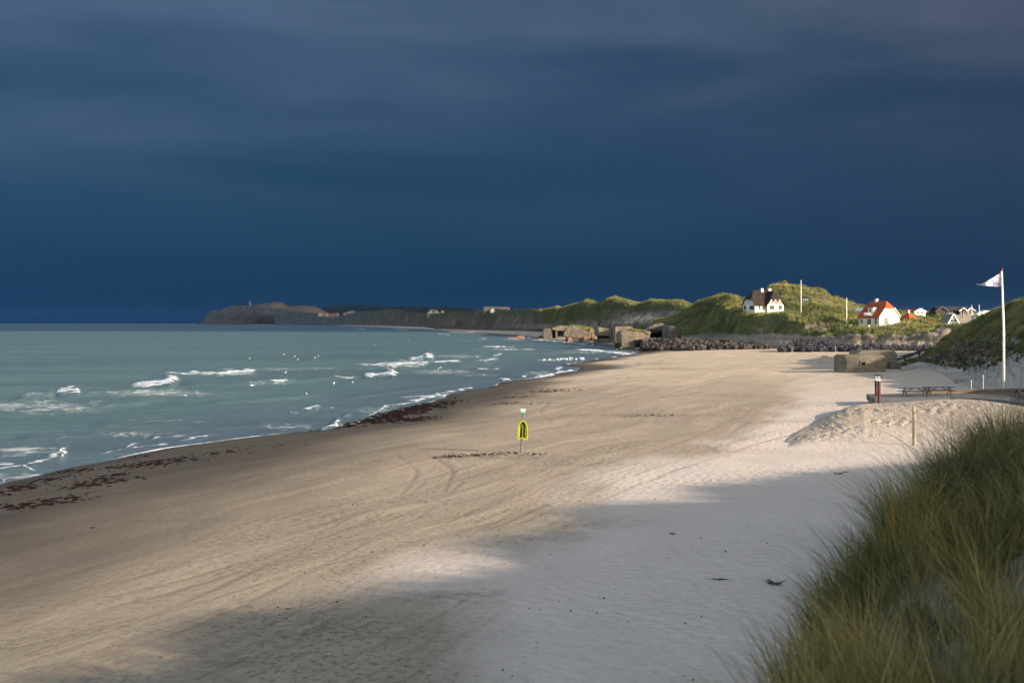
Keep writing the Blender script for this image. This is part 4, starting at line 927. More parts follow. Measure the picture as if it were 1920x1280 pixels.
# ------------------------------------------------------------------ houses
def slab(mb, poly, t=0.22): return mb.prism(poly, (0, 0, -t))
def half_hip(mb, L, w, e, r, h, k, oh=0.35, ax='y', c=(0, 0), ends=(True, True), t=0.24):
    """roof along axis ax centred on c: length L, width w, eave e, ridge r, hip eave h, hip run k"""
    def P(a, b, z): return (c[0] + b, c[1] + a, z) if ax == 'y' else (c[0] + a, c[1] + b, z)
    sl = (r - e) / (w / 2); ew = w / 2 + oh; ez = e - oh * sl
    wh = (r - h) / sl; a0, a1 = -L / 2 - oh * 0.8, L / 2 + oh * 0.8
    k0 = k if ends[0] else 0; k1 = k if ends[1] else 0
    for s in (-1, 1):
        poly = [P(a0, s * ew, ez), P(a1, s * ew, ez)]
        poly += [P(a1, s * wh, h), P(a1 - k1, 0, r)] if ends[1] else [P(a1, 0, r)]
        poly += [P(a0 + k0, 0, r), P(a0, s * wh, h)] if ends[0] else [P(a0, 0, r)]
        slab(mb, poly, t)
    if ends[0]: slab(mb, [P(a0, wh, h), P(a0, -wh, h), P(a0 + k0, 0, r)], t)
    if ends[1]: slab(mb, [P(a1, wh, h), P(a1, -wh, h), P(a1 - k1, 0, r)], t)
def gable_wall(mb, w, e, r, h, y, t, x0=0.0, dy=None):     # wall of a half-hipped gable, at local y, thickness t inward
    sl = (r - e) / (w / 2); e -= .17; r -= .17; h -= .10; wh = max((r - h) / sl, 0.01)
    mb.prism([(x0 - w / 2, y, -1.5), (x0 + w / 2, y, -1.5), (x0 + w / 2, y, e), (x0 + wh, y, h), (x0 - wh, y, h), (x0 - w / 2, y, e)], (0, t, 0))
def window(parent, c, w, h, n=(0, -1), cols=2, rows=2, frame='frame', bar=0.07, name='window', glass='glass', depth=0.10):
    """window on a wall whose outward normal is n; frame proud of the wall, pane set behind the bars"""
    ang = math.atan2(n[1], n[0]) + math.pi / 2
    m = Matrix.Rotation(ang, 3, 'Z')
    mb = MB(); C = Vector(c)
    def bx(x, z, dx, dz, y, dy): mb.box(C + m @ Vector((x, y, z)), (dx, dy, dz), m=m)
    bx(-w / 2 + bar / 2, 0, bar, h, -depth / 2, depth); bx(w / 2 - bar / 2, 0, bar, h, -depth / 2, depth)
    bx(0, h / 2 - bar / 2, w - 2 * bar, bar, -depth / 2, depth); bx(0, -h / 2 + bar / 2, w - 2 * bar, bar, -depth / 2, depth)
    for i in range(1, cols): bx(-w / 2 + w * i / cols, 0, bar * 0.7, h - 2 * bar, -depth / 2 + .01, depth - .03)
    for i in range(1, rows):
        for j in range(cols):
            bx(-w / 2 + w * (j + .5) / cols, -h / 2 + h * i / rows, w / cols - bar * 1.1, bar * 0.7, -depth / 2 + .012, depth - .04)
    o = mb.build(name, MAT[frame], parent)
    g = MB(); g.box(C + m @ Vector((0, -0.03, 0)), (w - 2 * bar, 0.03, h - 2 * bar), m=m); g.build('pane', MAT[glass], o)
    return o
def chimney(parent, c, w, d, h, mat='white', pot=False):
    mb = MB(); mb.box((c[0], c[1], c[2] + h / 2), (w, d, h)); mb.box((c[0], c[1], c[2] + h + 0.05), (w + .12, d + .12, .1))
    o = mb.build('chimney', MAT[mat], parent)
    if pot:
        p = MB(); p.tube([(c[0], c[1], c[2] + h + .1), (c[0], c[1], c[2] + h + 0.75)], [0.16, 0.12], 8); p.build('chimney_pot', MAT['timber_dark'], o)
    return o

def thatched_house():
    d = 474.0; p = W(1430, 588.5, d); p.z = 12.3
    h = thing('thatched_house', 'white thatched house with half-timbered gables and two chimneys on the grassy dune', 'house', p, R(22))
    L, D, e, r, hh = 10.6, 7.6, 3.0, 7.3, 4.75
    w = MB()
    w.box((0, 0, 0.72), (L, D, 4.24))                                    # ground storey, plinth runs into the dune
    w.prism([(-L / 2 + .002, -D / 2, 2.8), (-L / 2 + .002, D / 2, 2.8), (-L / 2 + .002, D / 2 * (r - hh) / (r - e) - .06, hh - .12), (-L / 2 + .002, -D / 2 * (r - hh) / (r - e) + .06, hh - .12)], (0.3, 0, 0))
    w.prism([(L / 2 - .002, -D / 2, 2.8), (L / 2 - .002, D / 2, 2.8), (L / 2 - .002, D / 2 * (r - hh) / (r - e) - .06, hh - .12), (L / 2 - .002, -D / 2 * (r - hh) / (r - e) + .06, hh - .12)], (-0.3, 0, 0))
    cw, cx, yf = 6.3, 2.05, -D / 2 - 0.9                               # the wing on the right comes forward
    gable_wall(w, cw, e, r, hh, yf, D / 2 + 0.7, cx)
    wall = w.build('wall', MAT['white'], h)
    rf = MB(); half_hip(rf, L, D, e, r, hh, 1.9, 0.45, 'x')
    half_hip(rf, D / 2 + 1.9, cw, e, r - 0.02, hh, 1.9, 0.45, 'y', (cx, -(D / 2 + 0.9) / 2 + 0.5), (True, False))
    roof = rf.build('roof', MAT['thatch'], h)
    rg = MB(); rg.tube([(-L / 2 + 1.4, 0, r + .02), (L / 2 - 1.4, 0, r + .02)], 0.17, 8); rg.build('roof_ridge', MAT['black_wood'], roof)
    chimney(h, (-0.35, 0, r - .5), 0.85, 0.8, 1.2, 'white', True); chimney(h, (2.6, 0.0, r - .5), 0.95, 0.8, 1.2, 'white', True)
    # timber framing of the wing's gable
    t = MB(); y = yf - .03
    t.box((cx, y, 3.02), (cw - .05, .06, .22)); t.box((cx, y, 3.78), (4.7, .06, .2)); t.box((cx, y, hh - .12), (3.4, .06, .2))
    for i in range(9): t.box((cx - 2.44 + i * .61, y, 3.40), (.22, .058, .56))
    for i in (-2.05, -0.95, 0.0, 0.95, 2.05):
        if abs(i) < 1.9: t.box((cx + i * 0.82, y, 4.22), (.11, .056, .74))
    t.build('timber_frame', MAT['timber_dark'], h)
    t = MB(); x = -L / 2 - .028
    t.box((x, 0, 3.02), (.06, D - .1, .13)); t.box((x, 0, 3.80), (.06, 5.6, .12)); t.box((x, 0, hh - .14), (.06, 4.2, .12))
    for i in range(7): t.box((x, -1.8 + i * .6, 4.22), (.056, .10, .66))
    t.build('timber_frame', MAT['timber_dark'], h)
    for xx in (-0.85, 0.85): window(h, (cx + xx, yf, 4.22), 1.05, 0.60, cols=3, rows=1, frame='timber_dark')
    window(h, (cx - 1.45, yf, 1.75), 1.75, 1.35, cols=4, rows=2, frame='frame_green'); window(h, (cx + 1.75, yf, 1.75), 1.25, 1.35, cols=3, rows=2, frame='frame_green')
    window(h, (-3.9 + .35, -D / 2, 1.65), 0.55, 1.15, cols=1, rows=2, frame='frame_green'); window(h, (-2.0, -D / 2, 1.65), 1.1, 1.35, cols=2, rows=2, frame='frame_green')
    for yy, ww in ((2.5, 1.5), (-1.9, 2.7)): window(h, (-L / 2, yy * -1 if False else yy, 1.7), ww, 1.35, n=(-1, 0), cols=3 if ww > 2 else 2, rows=2, frame='frame_green')
thatched_house()

def red_house():
    d = 424.0; p = W(1648, 611.5, d); p.z = 7.75
    h = thing('red_roofed_house', 'cream house with steep orange-red tiled roof and arched doorway above the bluff', 'house', p, R(30))
    G_, L, e, r, hh = 8.1, 8.6, 3.2, 7.7, 5.7
    w = MB()
    w.box((0, 0, 0.6), (G_, L, 5.0)); gable_wall(w, G_, e - .1, r - .1, hh, -L / 2 - .003, 0.35); gable_wall(w, G_, e - .1, r - .1, hh, L / 2 + .003, -0.35)
    w.box((4.9, 1.9, 1.3), (2.4, 4.2, 6.0))                            # side wing on the right
    w.build('wall', MAT['cream'], h)
    rf = MB(); half_hip(rf, L, G_, e, r, hh, 1.35, 0.28, 'y')
    half_hip(rf, 5.6, 4.4, 4.2, 5.9, 5.9, 0.0, 0.22, 'x', (3.35, 1.9), (False, False))
    rf.build('roof', MAT['tile'], h)
    for s in (-1, 1):
        sl = (r - e) / (G_ / 2); wh = (r - hh) / sl; b = MB()
        b.bar((s * (G_ / 2 + .2), -L / 2 - .30, e - .2 * sl + .02), (s * wh, -L / 2 - .30, hh - .02), .10, .22)
        b.build('barge_board', MAT['frame'], h)
    chimney(h, (0, 1.0, r - .35), 0.75, 0.75, 0.95)
    # dormer with its balcony over the porch on the shaded long side
    dm = MB(); dm.box((-2.75, -0.2, 4.65), (1.7, 2.1, 2.3)); do = dm.build('dormer', MAT['cream'], h)
    dr = MB(); dr.prism([(-3.75, -1.4, 5.88), (-3.75, 1.0, 5.88), (-1.2, 1.0, 6.35), (-1.2, -1.4, 6.35)], (0, 0, -.14)); dr.build('dormer_roof', MAT['dark_roof'], do)
    window(do, (-3.6, -0.2, 4.95), 0.95, 1.15, n=(-1, 0), cols=2, rows=1)
    bal = MB(); bal.box((-4.45, -0.2, 3.42), (0.9, 3.0, .16))
    for yy in np.arange(-1.6, 1.21, 0.28): bal.box((-4.85, float(yy), 3.85), (.07, .07, .7))
    bal.box((-4.85, -0.2, 4.25), (.1, 3.0, .1)); bal.build('balcony', MAT['frame'], h)
    arch = [(-4.06, -0.2 - .75, 0), (-4.06, -0.2 + .75, 0)] + [(-4.06, -0.2 + .75 * math.cos(t), 1.65 + .75 * math.sin(t)) for t in np.linspace(0, math.pi, 9)]
    mb = MB(); mb.prism(arch, (-.05, 0, 0)); mb.build('door', MAT['door'], h)
    ar = MB()
    pts = [(-4.13, -0.2 + .85 * math.cos(t), 1.65 + .85 * math.sin(t)) for t in np.linspace(0, math.pi, 11)]
    ar.tube([(-4.13, .65, -.2)] + pts + [(-4.13, -1.05, -.2)], 0.1, 6); ar.build('door_surround', MAT['cream'], h)
    for yy, hgt in ((2.9, 1.3), (-2.9, 1.9)): window(h, (-G_ / 2, yy, 1.75), 1.15, hgt, n=(-1, 0), cols=2, rows=2, glass='glass')
    for xx in (-1.15, 1.15): window(h, (xx - .1, -L / 2 - .003, 4.65), 0.98, 1.0, cols=2, rows=2, bar=.085)
    window(h, (-1.45, -L / 2 - .003, 1.75), 2.1, 1.85, cols=4, rows=3, bar=.09)
    st = MB(); st.box((-5.0, -1.5, .0), (1.6, .3, 1.3)); st.box((-5.0, 1.3, .0), (1.6, .3, 1.0)); st.box((-4.9, -.1, -.3), (1.4, 2.4, .7)); st.build('porch_steps', MAT['white'], h)
red_house()

def small_house(name, label, px, py, d, rz, L, w, e, r, wall, roof, group=None, wins=(), dz=0.0, drop=2.0, board=None, cat='house', chim=None):
    """plain gabled house, ridge along local y, front gable at -y"""
    p = W(px, py, d); p.z += dz
    h = thing(name, label, cat, p, R(rz), group)
    m = MB(); m.prism([(-w / 2, -L / 2, -drop), (w / 2, -L / 2, -drop), (w / 2, -L / 2, e - .16), (0, -L / 2, r - .24), (-w / 2, -L / 2, e - .16)], (0, L, 0)); m.build('wall', MAT[wall], h)
    f = MB(); half_hip(f, L, w, e, r, r, 0, 0.35, 'y', (0, 0), (False, False), 0.2); f.build('roof', MAT[roof], h)
    if board:
        sl = (r - e) / (w / 2)
        for s in (-1, 1):
            b = MB(); b.bar((s * (w / 2 + .35), -L / 2 - .34, e - .35 * sl), (0, -L / 2 - .34 - .004 * s, r), .12, .30)
            b.build('barge_board', MAT[board], h)
    for (side, a, z, ww, hh2, c, rws) in wins:
        n, cc = {'f': ((0, -1), (a, -L / 2, z)), 'r': ((1, 0), (w / 2, a, z)), 'l': ((-1, 0), (-w / 2, a, z))}[side]
        window(h, cc, ww, hh2, n=n, cols=c, rows=rws)
    if chim: chimney(h, chim, .6, .6, 1.0)
    return h
# grey house with the glazed black gable
def glazed_house():
    d = 455.0
    h = small_house('holiday_house', 'grey-roofed holiday house with black glazed gable edged in white', 1779, 613.6, d, 12, 5.5, 4.1, 1.0, 4.3, 'black_wood', 'grey_roof', board='frame',
                    wins=[('f', 0, 1.0, 3.3, 1.5, 6, 1), ('f', 0, 2.75, 0.9, 0.7, 2, 1)], cat='house')
    m = MB(); m.box((4.6, 1.4, 0.0), (6.0, 4.0, 3.8)); m.build('wall', MAT['cream'], h)
    f = MB(); half_hip(f, 7.2, 5.2, 1.75, 4.1, 4.1, 0, .3, 'x', (4.3, 1.4), (False, False), .2); r1 = f.build('roof', MAT['grey_roof'], h)
    f = MB(); half_hip(f, 4.0, 5.4, 1.5, 3.55, 3.55, 0, .3, 'x', (9.7, 1.2), (False, False), .2); r2 = f.build('roof', MAT['dark_roof'], h, ); r2['label'] = 'dark blue roof with two skylights'
    for x in (9.2, 10.1):
        s = MB(); a = Vector((x, -1.1, 1.72)); b = Vector((x, 0.6, 3.02)); nrm = Vector((0, -.61, .79)) * .12
        s.prism([a + Vector((-.36, 0, 0)) + nrm, a + Vector((.36, 0, 0)) + nrm, b + Vector((.36, 0, 0)) + nrm, b + Vector((-.36, 0, 0)) + nrm], nrm * .8); s.build('skylight', MAT['glass_sky'], r2)
    m = MB(); m.prism([(11.75, -1.5, -1.5), (11.75, 3.9, -1.5), (11.75, 3.9, 1.6), (11.75, 1.2, 3.45), (11.75, -1.5, 1.6)], (.2, 0, 0)); m.build('gable', MAT['white'], h)
    window(h, (2.9, -.6, 1.0), 1.0, 1.0, cols=2, rows=1); window(h, (4.4, -.6, 1.0), .8, 1.0, cols=1, rows=1)
    c = MB(); c.tube([(5.0, 0.4, 3.1), (5.0, 0.4, 6.0)], .10, 8); c.build('flue', MAT['black'], h)
glazed_house()
# long dark house with pale gables on the skyline
def dark_house():
    d = 520.0; p = W(1783, 589.5, d)
    h = thing('summer_house', 'long black boarded summer house with two white-edged gables on the skyline', 'house', p, R(8))
    m = MB(); m.box((0, 0, 0), (14.2, 5, 3.6)); m.build('wall', MAT['black_wood'], h)
    f = MB(); half_hip(f, 12.5, 6.4, 1.7, 3.0, 3.0, 0, .3, 'x', (0, 0), (False, False), .2); f.build('roof', MAT['dark_roof'], h)
    for cx, wd, top, wall in ((-5.2, 4.4, 2.75, 'black_wood'), (3.0, 2.9, 2.35, 'black_wood'), (5.9, 3.0, 2.45, 'grey_roof')):
        g = MB(); g.prism([(cx - wd / 2, -3.4, -1.8), (cx + wd / 2, -3.4, -1.8), (cx + wd / 2, -3.4, 1.35), (cx, -3.4, top - .1), (cx - wd / 2, -3.4, 1.35)], (0, 3.4, 0)); go = g.build('gable', MAT[wall], h)
        r_ = MB(); half_hip(r_, 3.8, wd, 1.35, top, top, 0, .25, 'y', (cx, -1.8), (False, False), .15); r_.build('gable_roof', MAT['dark_roof'], go)
        for s in (-1, 1):
            b = MB(); b.bar((cx + s * (wd / 2 + .3), -4.0, 1.2), (cx, -4.0 - .004 * s, top), .1, .26 if cx > 0 else .16)
            b.build('barge_board', MAT['frame' if cx > 0 else 'grey_roof'], go)
        window(go, (cx, -3.4, .75), wd * .55, 1.5, cols=3, rows=1, frame='frame' if cx > 0 else 'grey_roof')
    window(h, (-1.7, -2.5, .9), 2.0, 1.2, cols=2, rows=1)
dark_house()
small_house('summer_house', 'summer house with faded red roof and white gable behind the cream house', 1711, 589, 520, 20, 9.0, 4.6, 1.0, 2.0, 'frame', 'tile', board='frame', wins=[('f', -.9, .5, 1.2, 1.0, 2, 1), ('f', .9, .5, 1.2, 1.0, 2, 1)])
bpy.context.view_layer.update()
def hip_cottage():
    p = W(1703.5, 606, 440); h = thing('red_pyramid_cottage', 'cottage with orange pyramid roof and white chimney half hidden by the dune', 'house', p, R(35))
    m = MB(); m.box((0, 0, -.6), (5.0, 5.0, 2.8)); m.build('wall', MAT['cream'], h)
    f = MB(); c = [(-2.9, -2.9, .6), (2.9, -2.9, .6), (2.9, 2.9, .6), (-2.9, 2.9, .6)]
    f.add(c + [(0, 0, 3.5), (0, 0, .4)], [(0, 1, 4), (1, 2, 4), (2, 3, 4), (3, 0, 4), (1, 0, 5), (2, 1, 5), (3, 2, 5), (0, 3, 5)]); f.build('roof', MAT['tile'], h)
    chimney(h, (0, 0, 3.0), .55, .55, 1.0)
hip_cottage()
small_house('red_roofed_shed', 'low red-roofed shed tucked behind the dune beside the pyramid cottage', 1740, 608.5, 445, 70, 3.4, 2.6, .5, 1.15, 'cream', 'tile', cat='shed')
small_house('white_gabled_cottage', 'small white gabled cottage peeping out on the left behind the cream house', 1617, 585, 500, 25, 5.0, 2.6, .6, 1.5, 'white', 'frame', board='frame', cat='cottage', wins=[('f', 0, .4, .7, .6, 1, 1)])
def flat_block():
    p = W(1848.5, 588.5, 540); h = thing('white_flat_building', 'white flat-roofed building on the skyline near the right dune', 'building', p, R(10))
    m = MB(); m.box((0, 0, -.3), (3.6, 3, 2.9)); m.build('wall', MAT['white'], h)
    m = MB(); m.box((0, 0, 1.22), (3.9, 3.3, .14)); m.build('roof', MAT['frame'], h)
    window(h, (-.8, -1.5, .3), .8, .7, cols=1, rows=1)
flat_block()
small_house('white_gabled_shed', 'white gabled shed left of the flat-roofed building', 1835.5, 589, 540, 5, 3.0, 2.0, .25, .85, 'white', 'frame', board='frame', cat='shed', wins=[('f', 0, -.1, .5, .4, 1, 1)])
small_house('white_gabled_shed', 'grey shed with white-edged gable right of the flat-roofed building', 1862, 589.5, 540, 5, 3.0, 2.0, .3, .95, 'grey_roof', 'frame', board='frame', cat='shed', wins=[('f', 0, -.1, .5, .4, 1, 1)])
def skylight_house():
    d = 512.0; p = W(1500, 567.5, d)
    h = thing('dune_cabin', 'dark-roofed cabin with four skylights sunk behind the tall grassy dune', 'cabin', p, R(4))
    m = MB(); m.box((0, 0, -.6), (7.4, 4, 2.6)); m.build('wall', MAT['black_wood'], h)
    f = MB(); half_hip(f, 7.6, 5.0, .2, 1.55, 1.55, 0, .2, 'x', (0, 0), (False, False), .15); r_ = f.build('roof', MAT['dark_roof'], h)
    for x in (0.1, .85, 1.6, 2.35):
        a = Vector((x - .25, -1.9, .56)); b = Vector((x + .05, -.6, 1.26)); n_ = Vector((0, -.05, .1))
        s = MB(); s.prism([a + n_, a + n_ + Vector((.42, 0, 0)), b + n_ + Vector((.42, 0, 0)), b + n_], (0, -.03, .06)); s.build('skylight', MAT['glass_sky'], r_)
skylight_house()
# villages far along the coast
def far_house(px, py, d, L, w, e, r, wall, roof, rz, label, group):
    return small_house('village_house', label, px, py, d, rz, L, w, e, r, wall, roof, group=group, drop=6)
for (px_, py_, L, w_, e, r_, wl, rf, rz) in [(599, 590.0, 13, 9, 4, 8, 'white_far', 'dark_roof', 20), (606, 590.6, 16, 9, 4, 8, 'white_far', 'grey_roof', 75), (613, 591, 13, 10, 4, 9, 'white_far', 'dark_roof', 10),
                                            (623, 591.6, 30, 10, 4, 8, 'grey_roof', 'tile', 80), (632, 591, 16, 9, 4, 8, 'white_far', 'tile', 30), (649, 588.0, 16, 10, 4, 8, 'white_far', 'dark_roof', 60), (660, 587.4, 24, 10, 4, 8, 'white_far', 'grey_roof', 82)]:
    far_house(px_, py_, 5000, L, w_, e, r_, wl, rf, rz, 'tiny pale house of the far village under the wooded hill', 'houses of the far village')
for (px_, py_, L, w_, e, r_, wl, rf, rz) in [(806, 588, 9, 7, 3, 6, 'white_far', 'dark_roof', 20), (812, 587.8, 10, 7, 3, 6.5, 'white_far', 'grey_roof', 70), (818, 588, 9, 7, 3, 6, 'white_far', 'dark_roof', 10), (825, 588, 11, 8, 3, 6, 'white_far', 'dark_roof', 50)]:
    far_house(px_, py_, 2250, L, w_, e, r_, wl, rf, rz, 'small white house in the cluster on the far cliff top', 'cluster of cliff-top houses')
small_house('long_white_building', 'long pale holiday building with grey roof on the cliff top', 921, 581.5, 1580, 84, 16, 7, 2.2, 4.0, 'grey_roof', 'grey_roof', drop=4, cat='building')
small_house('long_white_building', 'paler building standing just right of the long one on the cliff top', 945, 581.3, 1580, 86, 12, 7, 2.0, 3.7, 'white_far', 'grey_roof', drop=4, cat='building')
small_house('white_tent', 'white pointed tent on the grass below the cliff-top buildings', 923.5, 583.2, 1540, 10, 4, 4.5, .5, 3.2, 'frame', 'frame', drop=2, cat='tent')
def lighthouse():
    p = W(468.5, 571.5, 6950); h = thing('lighthouse', 'pale square lighthouse tower on top of the distant headland', 'lighthouse', p)
    m = MB(); m.tube([(0, 0, -6), (0, 0, 17)], [4.2, 3.3], 4); m.build('tower', MAT['grey_roof'], h)  # white tower given grey, dimmed in colour for cloud shadow
    m = MB(); m.tube([(0, 0, 17), (0, 0, 17.8)], [4.6, 4.6], 8); m.build('gallery', MAT['grey_roof'], h)
    m = MB(); m.tube([(0, 0, 17.8), (0, 0, 21)], [2.2, 2.2], 8); la = m.build('lantern', MAT['glass'], h)
    m = MB(); m.tube([(0, 0, 21), (0, 0, 23.2)], [2.6, .1], 8); m.build('lantern_roof', MAT['grey_roof'], la)
lighthouse()

# ------------------------------------------------------------------ bunkers
def lump(name, pts_fn, mat, parent=None, cuts=10, amp=0.08, bevel=0.35, seed=0, sc=1.2):
    """a weathered concrete body: polygon outline swept, edges rounded, skin roughened"""
    mb = MB(); pts_fn(mb)
    o = mb.build(name, MAT[mat], parent)
    bm = bmesh.new(); bm.from_mesh(o.data)
    if bevel: bmesh.ops.bevel(bm, geom=[e for e in bm.edges if e.is_manifold and e.calc_face_angle(0) > 0.4], offset=bevel, segments=3, affect='EDGES', clamp_overlap=True)
    for _ in range(3):
        lg = [e for e in bm.edges if e.calc_length() > sc]
        if not lg or len(bm.verts) > 4000: break
        bmesh.ops.subdivide_edges(bm, edges=lg, cuts=1, use_grid_fill=True)
    bmesh.ops.triangulate(bm, faces=[f for f in bm.faces if len(f.verts) > 4])
    c = np.array([v.co[:] for v in bm.verts])
    dx = fbm(c[:, 0] * .9 + c[:, 2] * .7, c[:, 1] * .9 - c[:, 2] * .4, 4, seed + 200); dy = fbm(c[:, 1] * .8 + 9, c[:, 2] * .9 + c[:, 0] * .5, 4, seed + 300); dz = fbm(c[:, 0] * .7, c[:, 1] * .7 + 5, 4, seed + 400)
    for v, a, b, e in zip(bm.verts, dx, dy, dz): v.co += Vector((a, b, e)) * amp
    bm.normal_update(); bm.to_mesh(o.data); bm.free()
    return o
def ground_thing(name, label, cat, px, py, rz=0, sink=0.0, group=None, tilt=(0, 0)):
    p = G(px, py); p.z -= sink
    return thing(name, label, cat, p, R(rz), group, (R(tilt[0]), R(tilt[1]))), p.y / F       # second value: metres per photo pixel
# near pillbox with its loophole, and the one behind it
def pillbox():
    h, s = ground_thing('pillbox', 'square concrete pillbox with a small dark loophole standing on the sand', 'bunker', 1619, 698)
    k = s                                                               # metres per pixel here
    x0, x1, x2, x3 = -44 * k, -33 * k, -8 * k, 42 * k; H_ = 33 * k
    # body: bevelled left corner in shade, front in two planes, rounded top edge
    def body(mb):
        poly = [(-43 * k, 2.2, -.8), (-34 * k, 0.0, -.8), (-9 * k, -0.55, -.8), (41 * k, -0.35, -.8), (43 * k, 5.0, -.8), (-40 * k, 5.4, -.8)]
        top = [(-40.5 * k, 2.4, H_ * .95), (-35 * k, .55, H_ * .97), (-9 * k, .15, H_ * 1.0), (39 * k, .25, H_ * .99), (41 * k, 4.6, H_), (-38 * k, 5.0, H_)]
        sh = [(-43 * k, 2.2, H_ * .80), (-32 * k, 0.0, H_ * .62), (-9 * k, -.55, H_ * .84), (41 * k, -.35, H_ * .82), (43 * k, 5.0, H_ * .8), (-40 * k, 5.4, H_ * .8)]
        n = 6; mb.add(poly + sh + top, [tuple(reversed(range(n))), tuple(range(2 * n, 3 * n))] + [(i, (i + 1) % n, n + (i + 1) % n, n + i) for i in range(n)] + [(n + i, n + (i + 1) % n, 2 * n + (i + 1) % n, 2 * n + i) for i in range(n)])
    b = lump('body', body, 'concrete', h, amp=.045, bevel=.10, seed=1, sc=.7)
    m = MB(); cx, cz, w, hh, y = -2 * k, H_ * .50, 7.2 * k, 5.2 * k, -.62
    m.box((cx, y, cz + hh / 2 + .06), (w + .24, .16, .12)); m.box((cx, y, cz - hh / 2 - .06), (w + .24, .16, .12)); m.box((cx - w / 2 - .06, y, cz), (.12, .16, hh)); m.box((cx + w / 2 + .06, y, cz), (.12, .16, hh))
    e = m.build('loophole', MAT['concrete'], h); m = MB(); m.box((cx, -.52, cz), (w, .12, hh)); m.build('loophole_recess', MAT['recess_shade'], e)
    h, s = ground_thing('pillbox', 'second concrete pillbox half in shade right behind the loophole one', 'bunker', 1647, 692)
    k = s
    def body2(mb):
        mb.prism([(-42 * k, 0, -.8), (-42 * k, 0, 27 * k), (-34 * k, 0, 34.5 * k), (27 * k, 0, 36 * k), (35 * k, 0, 31 * k), (35 * k, 0, -.8)], (0, 5.5, 0))
    lump('body', body2, 'concrete', h, amp=.06, bevel=.18, seed=2, sc=.7)
    m = MB(); m.box((28 * k, -.9, 6 * k), (17 * k, 1.5, 15 * k)); m.build('entrance_block', MAT['concrete_grey'], h)
pillbox()

